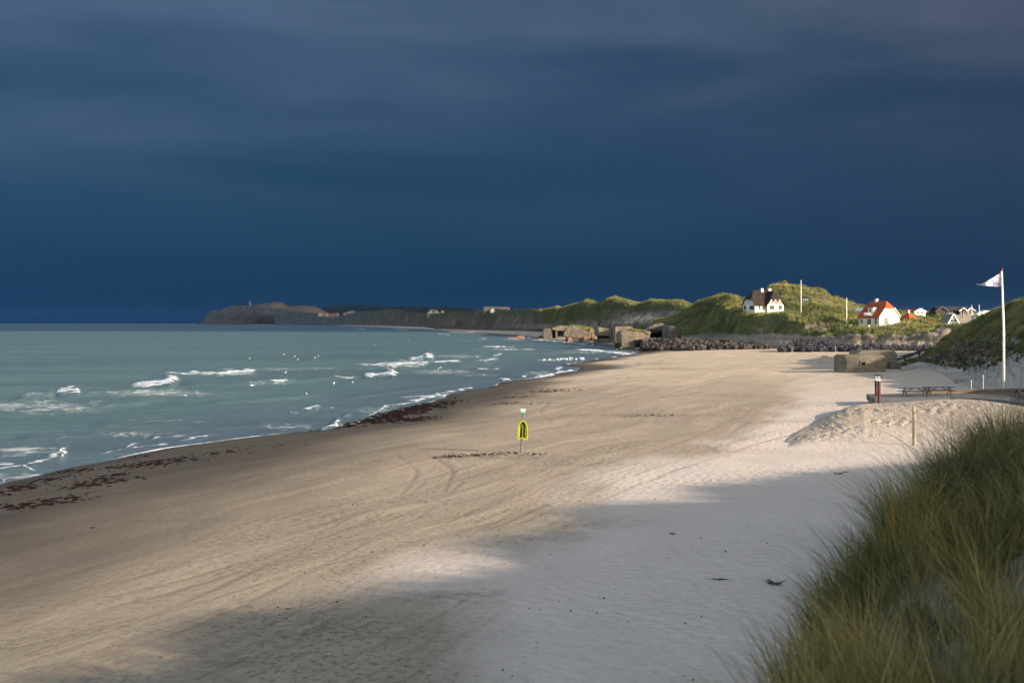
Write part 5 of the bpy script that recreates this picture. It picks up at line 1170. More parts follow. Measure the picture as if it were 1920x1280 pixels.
def coastal_bunkers():
    # 1 block with two doorways and a plain left end
    h, k = ground_thing('bunker', 'low grey bunker with two dark doorways, farthest out towards the sea', 'bunker', 1045, 634, 0)
    def left(mb): mb.prism([(-27 * k, 0, -1), (-27 * k, 0, 16 * k), (-24 * k, 0, 18.5 * k), (-12 * k, 0, 18 * k), (-10 * k, 0, -1)], (0, 7, 0))
    lump('end_block', left, 'concrete_grey', h, amp=.14, bevel=.35, seed=3)
    def roof(mb): mb.prism([(-11 * k, 0.2, 16 * k), (-9 * k, .2, 19.5 * k), (4 * k, .2, 23 * k), (20 * k, .2, 23 * k), (20 * k, .2, 14.5 * k), (0, .2, 13.5 * k)], (0, 9, 0))
    lump('roof_slab', roof, 'concrete', h, amp=.14, bevel=.3, seed=4)
    m = MB(); m.box((-1.5 * k, 1.4, 6 * k), (4 * k, 1.6, 18 * k)); m.box((15.5 * k, 1.2, 6 * k), (4 * k, 1.6, 20 * k)); m.box((5 * k, 1.0, .5 * k), (17 * k, 1.0, 6 * k)); m.build('pier', MAT['concrete_grey'], h)
    m = MB(); m.box((4 * k, 5, 7 * k), (26 * k, .4, 20 * k)); m.build('back_wall', MAT['recess_shade'], h)
    # 2 big tilted one with turf roof
    h, k = ground_thing('bunker', 'big tilted bunker with a grassy roof and pale broken right end', 'bunker', 1088, 639.5, -4)
    def body(mb):
        mb.prism([(-33 * k, 1, 7 * k), (-30 * k, 1, 23 * k), (-22 * k, 1, 29 * k), (-14 * k, 1, 28.5 * k), (14 * k, 1, 19.5 * k), (21 * k, 1, 17 * k), (20 * k, 1, 3 * k), (6 * k, 1, 2.5 * k), (-10 * k, 1, 5 * k)], (0, 9, 0))
    lump('body', body, 'concrete', h, amp=.22, bevel=.5, seed=5)
    def rend(mb): mb.prism([(16 * k, 2.2, -1), (15 * k, 2.2, 20 * k), (20 * k, 2.2, 22.5 * k), (28 * k, 2.2, 21 * k), (27.5 * k, 2.2, 4 * k), (24.5 * k, 2.2, -1)], (0, 7, 0))
    lump('broken_end', rend, 'concrete_rust', h, amp=.22, bevel=.35, seed=6)
    def foot(mb): mb.prism([(6 * k, 0.1, -1), (5 * k, .1, 7 * k), (9 * k, .1, 9.5 * k), (15 * k, .1, 8.5 * k), (14 * k, .1, -1)], (0, 4, 0))
    lump('broken_foot', foot, 'concrete_rust', h, amp=.2, bevel=.3, seed=7)
    def ft2(mb): mb.prism([(-24 * k, .2, -1), (-24 * k, .2, 7 * k), (-16 * k, .2, 8 * k), (-15 * k, .2, -1)], (0, 4, 0))
    lump('broken_foot', ft2, 'concrete_rust', h, amp=.2, bevel=.3, seed=8)
    def turf(mb): mb.prism([(-22 * k, 3.2, 27.5 * k), (-19 * k, 3.2, 31 * k), (-6 * k, 3.2, 30 * k), (10 * k, 3.2, 27.5 * k), (24 * k, 3.2, 24 * k), (27 * k, 3.2, 20.5 * k), (16 * k, 3.2, 18 * k)], (0, 8, 0))
    lump('turf_roof', turf, 'turf', h, amp=.35, bevel=.5, seed=9)
    m = MB(); m.box((19 * k, 2.05, 9 * k), (5 * k, .3, 12 * k)); m.build('doorway', MAT['recess_shade'], h)
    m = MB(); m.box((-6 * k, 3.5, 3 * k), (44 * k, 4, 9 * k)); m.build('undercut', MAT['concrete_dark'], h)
    # 3 rounded corner block on a cracked base
    h, k = ground_thing('bunker', 'leaning bunker with rounded corner on a cracked block, left of the largest', 'bunker', 1136, 643, 0)
    def body(mb):
        arc = [(-20 * k + 6 * k * (1 - math.cos(t)), 5 - 5 * math.sin(t) if False else 4.5 - 4.2 * math.sin(t)) for t in np.linspace(0, math.pi / 2, 6)]
        poly = arc + [(5 * k, .5), (19 * k, 2.5), (20 * k, 9), (-20 * k, 9)]
        bot = [Vector((x * .93, y, 13 * k)) for x, y in poly]; top = [Vector((x, y, (31 if x < 2 * k else 30 - (x / k - 2) * .75) * k)) for x, y in poly]
        n = len(poly); mb.add(bot + top, [tuple(reversed(range(n))), tuple(range(n, 2 * n))] + [(i, (i + 1) % n, n + (i + 1) % n, n + i) for i in range(n)])
    lump('body', body, 'concrete', h, amp=.2, bevel=.3, seed=11)
    def base(mb): mb.prism([(-15 * k, .3, -1), (-15 * k, .3, 10 * k), (-6 * k, .3, 12.5 * k), (10 * k, .3, 11 * k), (16 * k, .3, 9 * k), (16 * k, .3, -1)], (0, 6, 0))
    lump('base_block', base, 'concrete_grey', h, amp=.16, bevel=.25, seed=12)
    def wedge(mb): mb.prism([(4 * k, -.3, 12 * k), (8 * k, -.3, 20 * k), (20 * k, -.3, 23 * k), (20 * k, -.3, 6 * k), (12 * k, -.3, 9 * k)], (0, 3.5, 0))
    lump('fallen_slab', wedge, 'concrete_dark', h, amp=.12, bevel=.2, seed=13)
    m = MB(); m.box((-1 * k, 2.5, 11.5 * k), (28 * k, 5, 5 * k)); m.build('undercut', MAT['recess_shade'], h)
    m = MB(); m.box((-15 * k, 1.0, 3 * k), (14 * k, 5, 8 * k)); m.build('rubble', MAT['concrete_dark'], h)
    # 4 the large front bunker
    h, k = ground_thing('bunker', 'largest bunker with a rounded left corner and turf on its roof, at the water edge', 'bunker', 1189, 655, 0)
    def body(mb):
        arc = [(-30 * k + 7 * k * (1 - math.cos(t)), 4.3 - 4.0 * math.sin(t)) for t in np.linspace(0, math.pi / 2, 7)]
        poly = arc + [(3 * k, .1), (5 * k, .6), (31 * k, 1.6), (31 * k, 9), (-30 * k, 9)]
        bot = [Vector((x * (.98), y, 3 * k)) for x, y in poly]; top = [Vector((x, y + .25, (33 if x < 4 * k else 32) * k)) for x, y in poly]
        n = len(poly); mb.add(bot + top, [tuple(reversed(range(n))), tuple(range(n, 2 * n))] + [(i, (i + 1) % n, n + (i + 1) % n, n + i) for i in range(n)])
    lump('body', body, 'concrete', h, amp=.13, bevel=.3, seed=14)
    def roof(mb): mb.prism([(-27 * k, 1.2, 31 * k), (-24 * k, 1.2, 35.5 * k), (-12 * k, 1.2, 37.5 * k), (24 * k, 1.2, 34.5 * k), (32 * k, 1.2, 34 * k), (33 * k, 1.2, 28 * k), (28 * k, 1.2, 27 * k)], (0, 8, 0))
    lump('roof_slab', roof, 'concrete', h, amp=.12, bevel=.35, seed=15)
    def turf(mb): mb.prism([(-13 * k, .9, 36 * k), (-4 * k, .9, 39 * k), (14 * k, .9, 37 * k), (24 * k, .9, 35.5 * k), (22 * k, .9, 33 * k), (0, .9, 34 * k)], (0, 6, 0))
    lump('turf_roof', turf, 'turf', h, amp=.2, bevel=.3, seed=16)
    m = MB(); m.box((9.5 * k, -.2, 12 * k), (17 * k, 2, 12 * k)); m.build('doorway', MAT['recess_shade'], h)
    def slabp(mb): mb.prism([(5 * k, -1.0, 14 * k), (12 * k, -1.0, 18.5 * k), (31 * k, -1.0, 19 * k), (31 * k, -1.0, 8 * k), (20 * k, -1.0, 7 * k)], (0, 2.6, 0))
    lump('fallen_slab', slabp, 'concrete_grey', h, amp=.12, bevel=.2, seed=17)
    def plinth(mb): mb.prism([(-34 * k, -.4, -1), (-29 * k, -.4, 5 * k), (-10 * k, -.4, 6.5 * k), (0, -.4, 5 * k), (18 * k, -.4, 3.5 * k), (18 * k, -.4, -1)], (0, 4, 0))
    lump('plinth', plinth, 'concrete_grey', h, amp=.15, bevel=.2, seed=18)
    m = MB(); m.box((-30.5 * k, 1.4, 6 * k), (7 * k, 4, 13 * k)); m.build('undercut', MAT['recess_shade'], h)
    # 5 pale slab behind it
    d = 496.0; k = d / F; h = thing('bunker', 'pale upright concrete slab showing behind the largest bunker', 'bunker', W(1170, 638, d), R(6))
    def body(mb): mb.prism([(-17 * k, 0, -2), (-17 * k, 0, 26 * k), (17 * k, 0, 26.5 * k), (17 * k, 0, -2)], (0, 4, 0))
    lump('body', body, 'concrete', h, amp=.08, bevel=.15, seed=19)
    # 6 stepped gun embrasure in the shade
    d = 508.0; k = d / F; h = thing('bunker', 'dark casemate with stepped gun opening beneath a sloping hood', 'bunker', W(1233, 640, d))
    def hood(mb): mb.prism([(-26 * k, 1, 20 * k), (-8 * k, 1, 30 * k), (6 * k, 1, 36 * k), (14 * k, 1, 31 * k), (12 * k, 1, 26 * k), (-12 * k, 1, 22 * k)], (0, 9, 0))
    lump('hood', hood, 'concrete', h, amp=.2, bevel=.3, seed=20)
    for i in range(5):
        m = MB(); a = 0.6 * i
        m.box((-1 * k - a * .2, 1.6 + a, 22.5 * k - i * 1.2 * k), (30 * k - i * 4 * k, .6, 4.2 * k)); m.build('step', MAT['concrete_grey'], h)
    m = MB(); m.box((-1 * k, 5.2, 11 * k), (30 * k, .4, 26 * k)); m.build('recess', MAT['recess_shade'], h)
    m = MB(); m.box((-17 * k, 3, 9 * k), (3.5 * k, 4, 22 * k)); m.build('pier', MAT['concrete_grey'], h)
    # 7 the drum
    d = 500.0; k = d / F; h = thing('bunker', 'big rounded concrete drum at the foot of the green dune', 'bunker', W(1262, 638, d))
    def drum(mb):
        n = 14; R0 = 17 * k; bot, mid, top = [], [], []
        for i in range(n):
            t = 2 * math.pi * i / n; c, s_ = math.cos(t), math.sin(t)
            bot.append((c * R0 * (1.0 if c < 0 else 1.0), s_ * 7 + 6, -2)); mid.append((c * R0 * (1.02 if c < 0 else 1.18), s_ * 7 + 6, 19 * k if c > 0 else 22 * k)); top.append((c * R0 * .86, s_ * 6 + 6, 30 * k - (c + 1) * 3 * k))
        mb.add(bot + mid + top, [tuple(reversed(range(n))), tuple(range(2 * n, 3 * n))] + [(i, (i + 1) % n, n + (i + 1) % n, n + i) for i in range(n)] + [(n + i, n + (i + 1) % n, 2 * n + (i + 1) % n, 2 * n + i) for i in range(n)])
    d_ = lump('body', drum, 'concrete_grey', h, amp=.12, bevel=.25, seed=21); d_.data.polygons.foreach_set('use_smooth', [True] * len(d_.data.polygons))
    # loose ruins
    def ruin(px, py, poly, depth, mat, label, seed, name='concrete_ruin'):
        o_, k = ground_thing(name, label, 'ruin', px, py)
        lump('body', lambda mb: mb.prism([(x * k, 0, z * k) for x, z in poly], (0, depth, 0)), mat, o_, amp=.15, bevel=.2, seed=seed)
    ruin(1015, 635, [(-6, -3), (-6, 4), (-3, 6.5), (3, 6.5), (5, -3)], 3, 'concrete_rust', 'small rusty orange block beside the outermost bunker', 31)
    ruin(1045, 638.5, [(-16, -2), (-14, 2.2), (0, 3), (12, 2), (14, -2)], 3, 'concrete_dark', 'flat dark slab awash below the bunker with two doorways', 32)
    ruin(966, 634.5, [(-16, -2), (-14, 1.6), (2, 2.4), (4, 4.6), (17, 4.6), (19, -2)], 5, 'concrete_rust', 'flat rusty slab lying in the shallows left of the bunkers', 33)
    ruin(1114, 613, [(-5, -6), (-5, 0), (-2, 5), (3, 4), (5, -6)], 4, 'concrete_rust', 'rusty boulder-like block on the slope above the bunkers', 34)
    ruin(822, 616.8, [(-5.5, -2), (-5.5, 4.6), (5, 4.8), (5.5, -2)], 6, 'concrete_grey', 'lone grey bunker block on the distant beach', 35)
    ruin(840.5, 616.9, [(-6, -2), (-6, 5), (5, 5.6), (6, 3.5), (6, -2)], 6, 'concrete_grey', 'second grey bunker block on the distant beach, right of the first', 36)
    ruin(1157, 656, [(-5, -2), (-5, 1.6), (3, 2.6), (6, -2)], 2.2, 'concrete_dark', 'dark broken lump at the left foot of the largest bunker', 37)
coastal_bunkers()

# ------------------------------------------------------------------ boulders
def rock_bands():
    def band(name, n, fx, label, mat, r0, r1):
        P = []
        for _ in range(n):
            px, py, d = fx(); p = W(px, py, d); g = gz(p.x, p.y); P.append([p.x, p.y, g + max(p.z - g, 0) * rng.random() ** .45])
        rocks(name, P, r0, r1, MAT[mat], label, 'boulders')
    def f1():
        px = 1204 + 242 * rng.random() ** 1.2; top = np.interp(px, [1203, 1220, 1290, 1340, 1400, 1446], [641, 635, 636, 640, 645, 650]); py = rng.uniform(top, 654)
        return px, py, 418 + (654 - py) * 2.2 + np.interp(px, [1203, 1280], [30, 0])
    band('boulder_revetment', 1000, f1, 'long bank of grey-brown boulders right of the bunkers', 'rock', .28, 1.25)
    def f2():
        px = 1461 + 128 * rng.random() ** .9; top = np.interp(px, [1460, 1475, 1495, 1530, 1560, 1590], [655, 646, 637, 638, 645, 650]); py = rng.uniform(top, 656.5)
        return px, py, 366 + (656.5 - py) * 1.1
    band('boulder_heap', 760, f2, 'heap of black boulders at the back of the beach', 'rock_black', .22, .95)
    def f3():
        px = 1580 + 172 * rng.random(); py = rng.uniform(646.5, 656.5) + (px - 1580) * .002
        return px, py, 358 + (657 - py) * 1.6
    band('boulder_row', 380, f3, 'thin line of black boulders running right from the heap', 'rock_black', .28, .68)
    def f4():
        t = rng.random(); px = 1752 - 92 * t + rng.normal(0, 1); py = 654 + 27 * t + rng.normal(0, .5)
        return px, py, 7.2 * F / (py - 605)
    band('path_edging_stones', 130, f4, 'dark stones edging the ramp behind the pillboxes', 'rock_black', .16, .32)
rock_bands()
def stones():
    for px, py, r, lab in [(1546, 669.5, .55, 'brown rounded stone lying alone on the bright sand left of the pillboxes'), (1568, 667.5, .35, 'small dark stone between the brown stone and the pillboxes')]:
        p = G(px, py); me = MB(); v = IV * np.array([1.5, 1, .8]) * r; me.add([tuple(a) for a in v], [tuple(f) for f in IF])
        o = me.build('stone', MAT['concrete_rust' if r > .5 else 'rock']); o.location = p; tag(o, lab, 'stone')
stones()

# ------------------------------------------------------------------ flagpoles and pennant
def flagpole(label, px, py_base, py_top, d, r0, r1, knob='red_dark', knob_r=1.6, base=False, lean=0.0):
    p = W(px, py_base, d); H_ = (py_base - py_top) / F * d
    h = thing('flagpole', label, 'flagpole', p)
    m = MB(); m.tube([(0, 0, -1.0), (0, 0, H_ * .5), (lean, 0, H_)], [r0, (r0 + r1) / 2, r1], 12); m.build('pole', MAT['pole_white'], h, smooth=True)
    m = MB(); m.tube([(lean, 0, H_), (lean, 0, H_ + r1 * 1.2), (lean, 0, H_ + r1 * 2.8), (lean, 0, H_ + r1 * 3.6)], [r1 * .8, r1 * knob_r, r1 * knob_r, r1 * .3], 10); m.build('finial', MAT[knob], h, smooth=True)
    if base:
        m = MB(); m.box((0, 0, .45), (.34, .34, 1.1)); m.build('foot', MAT['pole_white'], h)
    return h
flagpole('tall white flagpole flying the pennant beside the beach deck', 1882, 735, 508, 139, .135, .085, lean=-0.20)
flagpole('bare white flagpole on the lawn right of the thatched house', 1502, 590, 527, 466, .14, .09, 'pole_white')
flagpole('bare white flagpole with red top left of the cream house', 1587.5, 616, 558, 425, .15, .09, base=True)
flagpole('thin yellowish pole right of the grey holiday house', 1822.3, 594, 573.5, 500, .11, .08, 'pole_white')
flagpole('thin pale pole on the skyline left of the white flat building', 1836, 590, 573, 530, .10, .08, 'pole_white')
def pennant():
    d = 139.0; k = d / F; p = W(1877.5, 511, d)
    h = thing('pennant', 'white triangular swimming pennant with blue swimmer and dots streaming from the tall flagpole', 'flag', p)
    rows, cols = 20, 40; vs, fs = [], []
    topc = [(0, 0), (10, -6), (22, -13), (30, -18), (38, -21.5), (44, -21.8), (46.5, -20.2)]
    botc = [(0, -26), (8, -26.2), (18, -25.6), (28, -25.3), (36, -24.6), (43, -22.8), (46.5, -21.0)]
    def wave(u): return 0.28 * math.sin(u * 7.5) * u + 0.05 * math.sin(u * 17)
    def at(u, v):                                        # u along the fly, v from the top edge down
        q = u * 46.5
        a = np.interp(q, *zip(*topc)); b = np.interp(q, *zip(*botc))
        return Vector((-q * k, wave(u) + .10 * v * math.sin(u * 9), (a + (b - a) * v) * k))
    for i in range(cols + 1):
        for j in range(rows + 1): vs.append(at(i / cols, j / rows))
    for i in range(cols):
        for j in range(rows):
            a = i * (rows + 1) + j; fs.append((a, a + 1, a + rows + 2, a + rows + 1))
    o = mesh_obj('cloth', vs, fs, MAT['cloth'], h, True)
    sd = o.modifiers.new('thick', 'SOLIDIFY'); sd.thickness = 0.012
    def dxy(x, y):                                       # photo offsets from the hoist (pixels left, pixels down) -> cloth, slightly proud on both sides
        u = x / 46.5; a = np.interp(x, *zip(*topc)); b = np.interp(x, *zip(*botc)); v = (-y - a) / (b - a)
        return at(u, min(max(v, 0), 1))
    def patch(name, poly, mat, parent=h):
        m = MB(); P = [dxy(*q) for q in poly]; off = Vector((0, .05, 0))
        m.prism([q - off for q in P], off * 2); return m.build(name, MAT[mat], parent)
    def disc(cx, cy, r, n=10): return [(cx + r * math.cos(2 * math.pi * i / n), cy + r * math.sin(2 * math.pi * i / n)) for i in range(n)]
    for x, y in [(6.6, 8.6), (1.6, 12.0), (17, 15.5), (22.5, 22.5), (31.5, 22.3)]: patch('dot', disc(x, y, 1.15 if x < 30 else .8), 'lilac')
    patch('swimmer_head', disc(14.0, 19.2, 1.35), 'navy')
    patch('swimmer_body', [(12, 20.5), (10.5, 18.6), (6.8, 15.4), (5.6, 15.0), (6.2, 16.2), (9.0, 18.4), (7.2, 18.6), (6.6, 19.8), (9, 20.2)], 'navy')
    for k2 in range(2):
        dy = 1.9 * k2
        patch('wave_band', [(15.2, 21.6 + dy), (11.5, 21.2 + dy), (7.0, 20.9 + dy * .9), (1.5, 19.4 + dy * .8), (1.5, 20.4 + dy * .8), (7.0, 22.1 + dy * .9), (11.5, 22.5 + dy), (15.2, 23.1 + dy)], 'lilac')
pennant()

# ------------------------------------------------------------------ deck, tables, showers
DZ = 2.30
def deck():
    def X(px, y): return (px - 960) / F * y
    front = [(1632, 127.6), (1700, 127.6), (1780, 127.4), (1830, 126.2), (1880, 123.5), (1930, 119.5), (2060, 111)]
    back = [(1626, 134), (2060, 136)]
    h = thing('beach_deck', 'grey wooden deck platform on top of the trodden sand mound', 'deck', (X(1632, 127.6), 127.6, DZ), 0)
    o = Vector(h.location)
    P = [Vector((X(a, y), y, DZ)) - o for a, y in front] + [Vector((X(a, y), y, DZ)) - o for a, y in reversed(back)]
    m = MB(); m.prism(P, (0, 0, -.09)); m.build('deck_boards', MAT['deck'], h)
    m = MB()
    for i in range(len(front) - 1):
        a, b = P[i], P[i + 1]; m.bar(a + Vector((0, -.035, -.24)), b + Vector((0, -.035, -.24)), .06, .46)
    a, b = P[-1], P[0]; m.bar(a + Vector((-.035, 0, -.24)), b + Vector((-.035, -.06, -.24)), .06, .46)
    m.build('fascia', MAT['deck_side'], h)
    m = MB()
    for i in range(1, len(P) - 3):
        m.box((P[i].x, P[i].y + .4, -1.0), (.18, .18, 1.8))
    m.box((0.6, .5, -1.0), (.18, .18, 1.8)); m.build('deck_post', MAT['timber'], h)
    # low timber bulkhead along the back
    h = thing('timber_bulkhead', 'low weathered timber bulkhead behind the picnic tables', 'wall', (X(1792, 136.5), 136.5, DZ - .2), 0)
    m = MB(); pts = [(1742, 137.2, .12), (1792, 136.8, .26), (1860, 136.4, .36), (2060, 136.2, .45)]
    for i in range(3):
        a = Vector((X(pts[i][0], pts[i][1]), pts[i][1], DZ)) - Vector(h.location); b = Vector((X(pts[i + 1][0], pts[i + 1][1]), pts[i + 1][1], DZ)) - Vector(h.location)
        za, zb = pts[i][2], pts[i + 1][2]
        m.prism([a - Vector((0, 0, 1.2)), b - Vector((0, 0, 1.2)), b + Vector((0, 0, zb)), a + Vector((0, 0, za))], (0, .22, 0))
    m.build('boards', MAT['timber'], h)
deck()
def tables():
    def make(label, px, y, rz):
        h = thing('picnic_table', label, 'picnic table', ((px - 960) / F * y, y, DZ + .004), R(rz), 'picnic tables on the deck')
        L = 2.85
        m = MB()
        for i in range(4): m.box((0, -.285 + .19 * i, .755), (L, .165, .045))
        m.build('tabletop', MAT['timber_red'], h)
        for s in (-1, 1):
            m = MB()
            for q in (0, 1): m.box((0, s * (.62 + .15 * q), .45), (L, .135, .045))
            m.build('bench', MAT['timber_red'], h)
        for s in (-1, 1):
            for q in (-1, 1):
                m = MB(); m.bar((s * .92, q * .62, 0.0), (s * .92, q * .20, .73), .09, .05); m.build('leg', MAT['timber_red'], h)
            m = MB(); m.bar((s * .98, -.78, .405), (s * .98, .78, .405), .05, .09); m.bar((s * .98, -.36, .71), (s * .98, .36, .71), .05, .08); m.build('cross_beam', MAT['timber_red'], h)
            m = MB(); m.bar((s * .90, 0, .42), (s * .22, 0, .71), .05, .07); m.build('brace', MAT['timber_red'], h)
        return h
    t0 = make('picnic table on the deck nearest the red shower posts', 1715.5, 129.6, 1)
    for lab, px, y, rz in [('picnic table in the middle of the deck, overlapping the one by the shower posts', 1761, 131.6, -2), ('picnic table at the far right end of the deck, cut off by the picture edge', 1927, 128.0, 0)]:
        c = copy_tree(t0); c['label'] = lab; c.location = ((px - 960) / F * y, y, DZ + .004); c.rotation_euler = (0, 0, R(rz))
tables()
def showers():
    def make(label, px, y, Hm, zb, band):
        h = thing('beach_shower', label, 'outdoor shower', ((px - 960) / F * y, y, zb), R(-35))
        m = MB(); m.tube([(0, 0, -.4), (0, 0, Hm)], [.135, .135], 14); m.build('post', MAT['red_dark'], h, smooth=False)
        if band:
            m = MB(); m.tube([(0, 0, Hm * .55), (0, 0, Hm)], [.15, .15], 14); m.build('blue_sleeve', MAT['sleeve'], h)
        m = MB(); m.tube([(0, 0, Hm), (0, 0, Hm + .42)], [.10, .10], 12); m.build('white_collar', MAT['frame'], h)
        m = MB(); m.tube([(-.12, 0, Hm + .48), (.20, 0, Hm + .50), (.38, 0, Hm + .42)], [.055, .055, .05], 8); m.tube([(.38, 0, Hm + .43), (.38, 0, Hm + .30)], [.06, .12], 10); m.box((0, 0, Hm + .50), (.34, .20, .16)); m.build('shower_head', MAT['steel'], h)
        return h
    make('red shower post with dark blue upper sleeve, standing farther back on the deck', 1643, 131.5, 1.35, DZ, True)
    make('plain red shower post in front of the deck end', 1648.3, 127.2, 1.95, 1.85, False)
showers()
def thin_poles():
    for px, y0, y1, d, lab in [(1821, 741, 714, 138.0, 'shorter thin grey pole standing behind the deck'), (1843.5, 739, 704, 138.5, 'taller thin grey pole standing behind the deck')]:
        p = W(px, y0, d); h = thing('marker_pole', lab, 'pole', p)
        m = MB(); m.tube([(0, 0, -.6), (0, 0, (y0 - y1) / F * d)], [.045, .035], 8); m.build('rod', MAT['pole_grey'], h)
        m = MB(); m.tube([(0, 0, (y0 - y1) / F * d), (0, 0, (y0 - y1) / F * d + .06)], [.055, .03], 8); m.build('cap', MAT['frame'], h)
    for px, pb, pt, lab in [(1485, 663, 650, 'very thin pale rod on the sand in front of the black boulder heap'), (1567, 664, 649, 'very thin pale rod on the sand left of the pillboxes')]:
        p = G(px, pb); h = (pb - pt) / F * p.y; m = MB(); m.tube([(0, 0, -.4), (0, 0, h)], [.05, .04], 6); o = m.build('rod', MAT['pole_grey']); o.location = p; tag(o, lab, 'rod')
    p = G(1714.5, 837); k = p.y / F; h = thing('wooden_post', 'tall weathered wooden post leaning slightly before the sand mound', 'post', p)
    m = MB(); m.tube([(0, 0, -.8), (-.01, 0, 1.2), (-.04, 0, 76 * k)], [.115, .11, .10], 9); m.build('shaft', MAT['post'], h, bevel=0)
    m = MB(); m.box((0, -.115, 1.05), (.13, .02, .06)); m.box((-.02, -.11, 2.05), (.12, .02, .12)); m.build('iron_band', MAT['steel'], h)
thin_poles()
def handrail():
    p = W(1757, 653, 296); k = 296 / F
    h = thing('handrail', 'brown wooden handrail where the path climbs between the dunes', 'railing', p)
    m = MB()
    for x in (0, 19): m.box((x * k, 0, 6 * k), (.13, .13, 24 * k))
    m.build('railing_post', MAT['timber_red'], h)
    m = MB(); m.bar((-.3, 0, 16.5 * k), (26 * k, .3, 16.8 * k), .10, .13); m.bar((-8 * k, -.1, 5 * k), (26 * k, .3, 6.5 * k), .08, .16); m.build('rail', MAT['timber_red'], h)
    p = W(1716, 662, 262); h = thing('boardwalk', 'narrow dark boardwalk ramp edging up behind the pillboxes', 'boardwalk', p)
    a = W(1690, 668.5, 250) - p; b = W(1752, 650.5, 292) - p
    m = MB(); m.bar(a, b, .9, .07); m.build('boards', MAT['timber_red'], h)
    m = MB()
    for t in (.1, .5, .9):
        q = a + (b - a) * float(t); m.box((q.x, q.y, q.z - .8), (.12, .9, 1.5))
    m.build('support', MAT['timber_red'], h)
handrail()

# ------------------------------------------------------------------ rescue post and board
def rescue():
    p = G(976.5, 848); k = p.y / F
    top = Vector((4.0 * k, 0, 73 * k))
    h = thing('rescue_post', 'thin dark post with a small green and white sign on the open beach', 'signpost', p)
    m = MB(); m.tube([Vector((0, 0, -.6)), Vector((0, 0, 0)), top], [.048, .048, .040], 10); m.build('post', MAT['steel'], h)
    c = Vector((4.2 * k, -.06, 78 * k)); w, hh = 10.2 * k, 7.6 * k
    m = MB(); m.box(c, (w, .03, hh)); sg = m.build('sign', MAT['green_sign'], h, bevel=.008)
    m = MB(); m.box(c + Vector((0, -.020, hh * .22)), (w * .84, .012, hh * .42)); m.build('sign_panel', MAT['white_sign'], sg)
    m = MB()
    for i, x in enumerate((-.28, -.02, .24)): m.box(c + Vector((x * w, -.021, -hh * .25)), (w * .09, .012, hh * (.12 if i != 1 else .2)))
    m.build('sign_mark', MAT['white_sign'], sg)
    m = MB(); m.box(c + Vector((-.9 * k, -.028, hh * .20)), (w * .40, .006, hh * .06)); m.box(c + Vector((-.4 * k, -.028, hh * .32)), (w * .55, .006, hh * .05)); m.build('sign_mark', MAT['pole_grey'], sg)
    m = MB(); m.box((3.2 * k, -.02, 60.5 * k), (6.5 * k, .14, 3.4 * k)); m.build('bracket', MAT['steel'], h)
    # the board: boat shaped hull with raised rim, two dark hand slots
    b = thing('rescue_board', 'fluorescent yellow boat-shaped rescue board hanging on the thin post', 'rescue board', p + Vector((2.8 * k, -.10, 24.5 * k)), R(6), tilt=(0, R(1.5)))
    out = [(-9.6, 0), (-9.9, 8), (-9.6, 16), (-8.6, 24), (-6.6, 31), (-3.0, 35.0), (0, 36.6), (3.0, 35.0), (6.6, 31), (8.6, 24), (9.6, 16), (9.9, 8), (9.6, 0), (5.4, .2), (4.6, 1.6), (-4.6, 1.6), (-5.4, .2)]
    def sc(s, dz=0.0): return [(x * s, 17 + (z - 17) * (1 - (1 - s) * .62) + dz) for x, z in out]
    def ring(o_, i_, y0, y1):
        n = len(o_); m = MB()
        A = [(x * k, y0, z * k) for x, z in o_]; B = [(x * k, y1, z * k) for x, z in o_]; C_ = [(x * k, y1, z * k) for x, z in i_]; D_ = [(x * k, y0 , z * k) for x, z in i_]
        m.add(A + B + C_ + D_, [f for i in range(n) for f in ((i, (i + 1) % n, n + (i + 1) % n, n + i), (n + i, n + (i + 1) % n, 2 * n + (i + 1) % n, 2 * n + i), (2 * n + i, 2 * n + (i + 1) % n, 3 * n + (i + 1) % n, 3 * n + i))]); return m
    rm = ring(sc(1), sc(.80), .05, -.13).build('rim', MAT['yellow'], b)
    # hull tray in one piece, thin black panels for the two slots
    m = MB(); inn = sc(.82); m.prism([(x * k, .05, z * k) for x, z in inn], (0, -.03, 0)); hl = m.build('hull', MAT['olive'], b)
    arch = lambda s_: [(s_ * .9 * k, z * k) for z in (4.5, 22.5)]
    for s_ in (-1, 1):
        m = MB(); poly = [(s_ * 1.6, 4.6), (s_ * 4.7, 4.6), (s_ * 4.9, 12), (s_ * 4.5, 18), (s_ * 3.4, 21.6), (s_ * 1.9, 22.6)]
        m.prism([(x * k, .015, z * k) for x, z in poly], (0, -.012, 0)); m.build('hand_slot', MAT['black'], hl)
    m = MB(); m.box((0, -.03, 13 * k), (2.2 * k, .10, 21 * k)); m.build('keel', MAT['olive'], b)
    for s_ in (-1, 1):
        m = MB(); m.prism([(s_ * 5.2 * k, .01, 3 * k), (s_ * 7.2 * k, .01, 3 * k), (s_ * 6.9 * k, .01, 20 * k), (s_ * 5.0 * k, .01, 26 * k), (s_ * 4.6 * k, .01, 21 * k)], (0, -.085, 0)); m.build('inner_rib', MAT['yellow'], b)
    m = MB(); m.tube([(-.8 * k, -.06, 33 * k), (.8 * k, -.09, 31 * k), (-.3 * k, -.09, 28.5 * k), (.7 * k, -.09, 26 * k), (1.6 * k, -.08, 24 * k)], .025, 6); m.box((-.3 * k, -.05, 32.8 * k), (4.6 * k, .09, 2.6 * k)); m.build('strap', MAT['black'], b)
    m = MB(); m.box((-1.5 * k, .06, 36.5 * k), (5.2 * k, .14, 3.2 * k)); m.build('handle', MAT['green_sign' if False else 'steel'], b)
rescue()

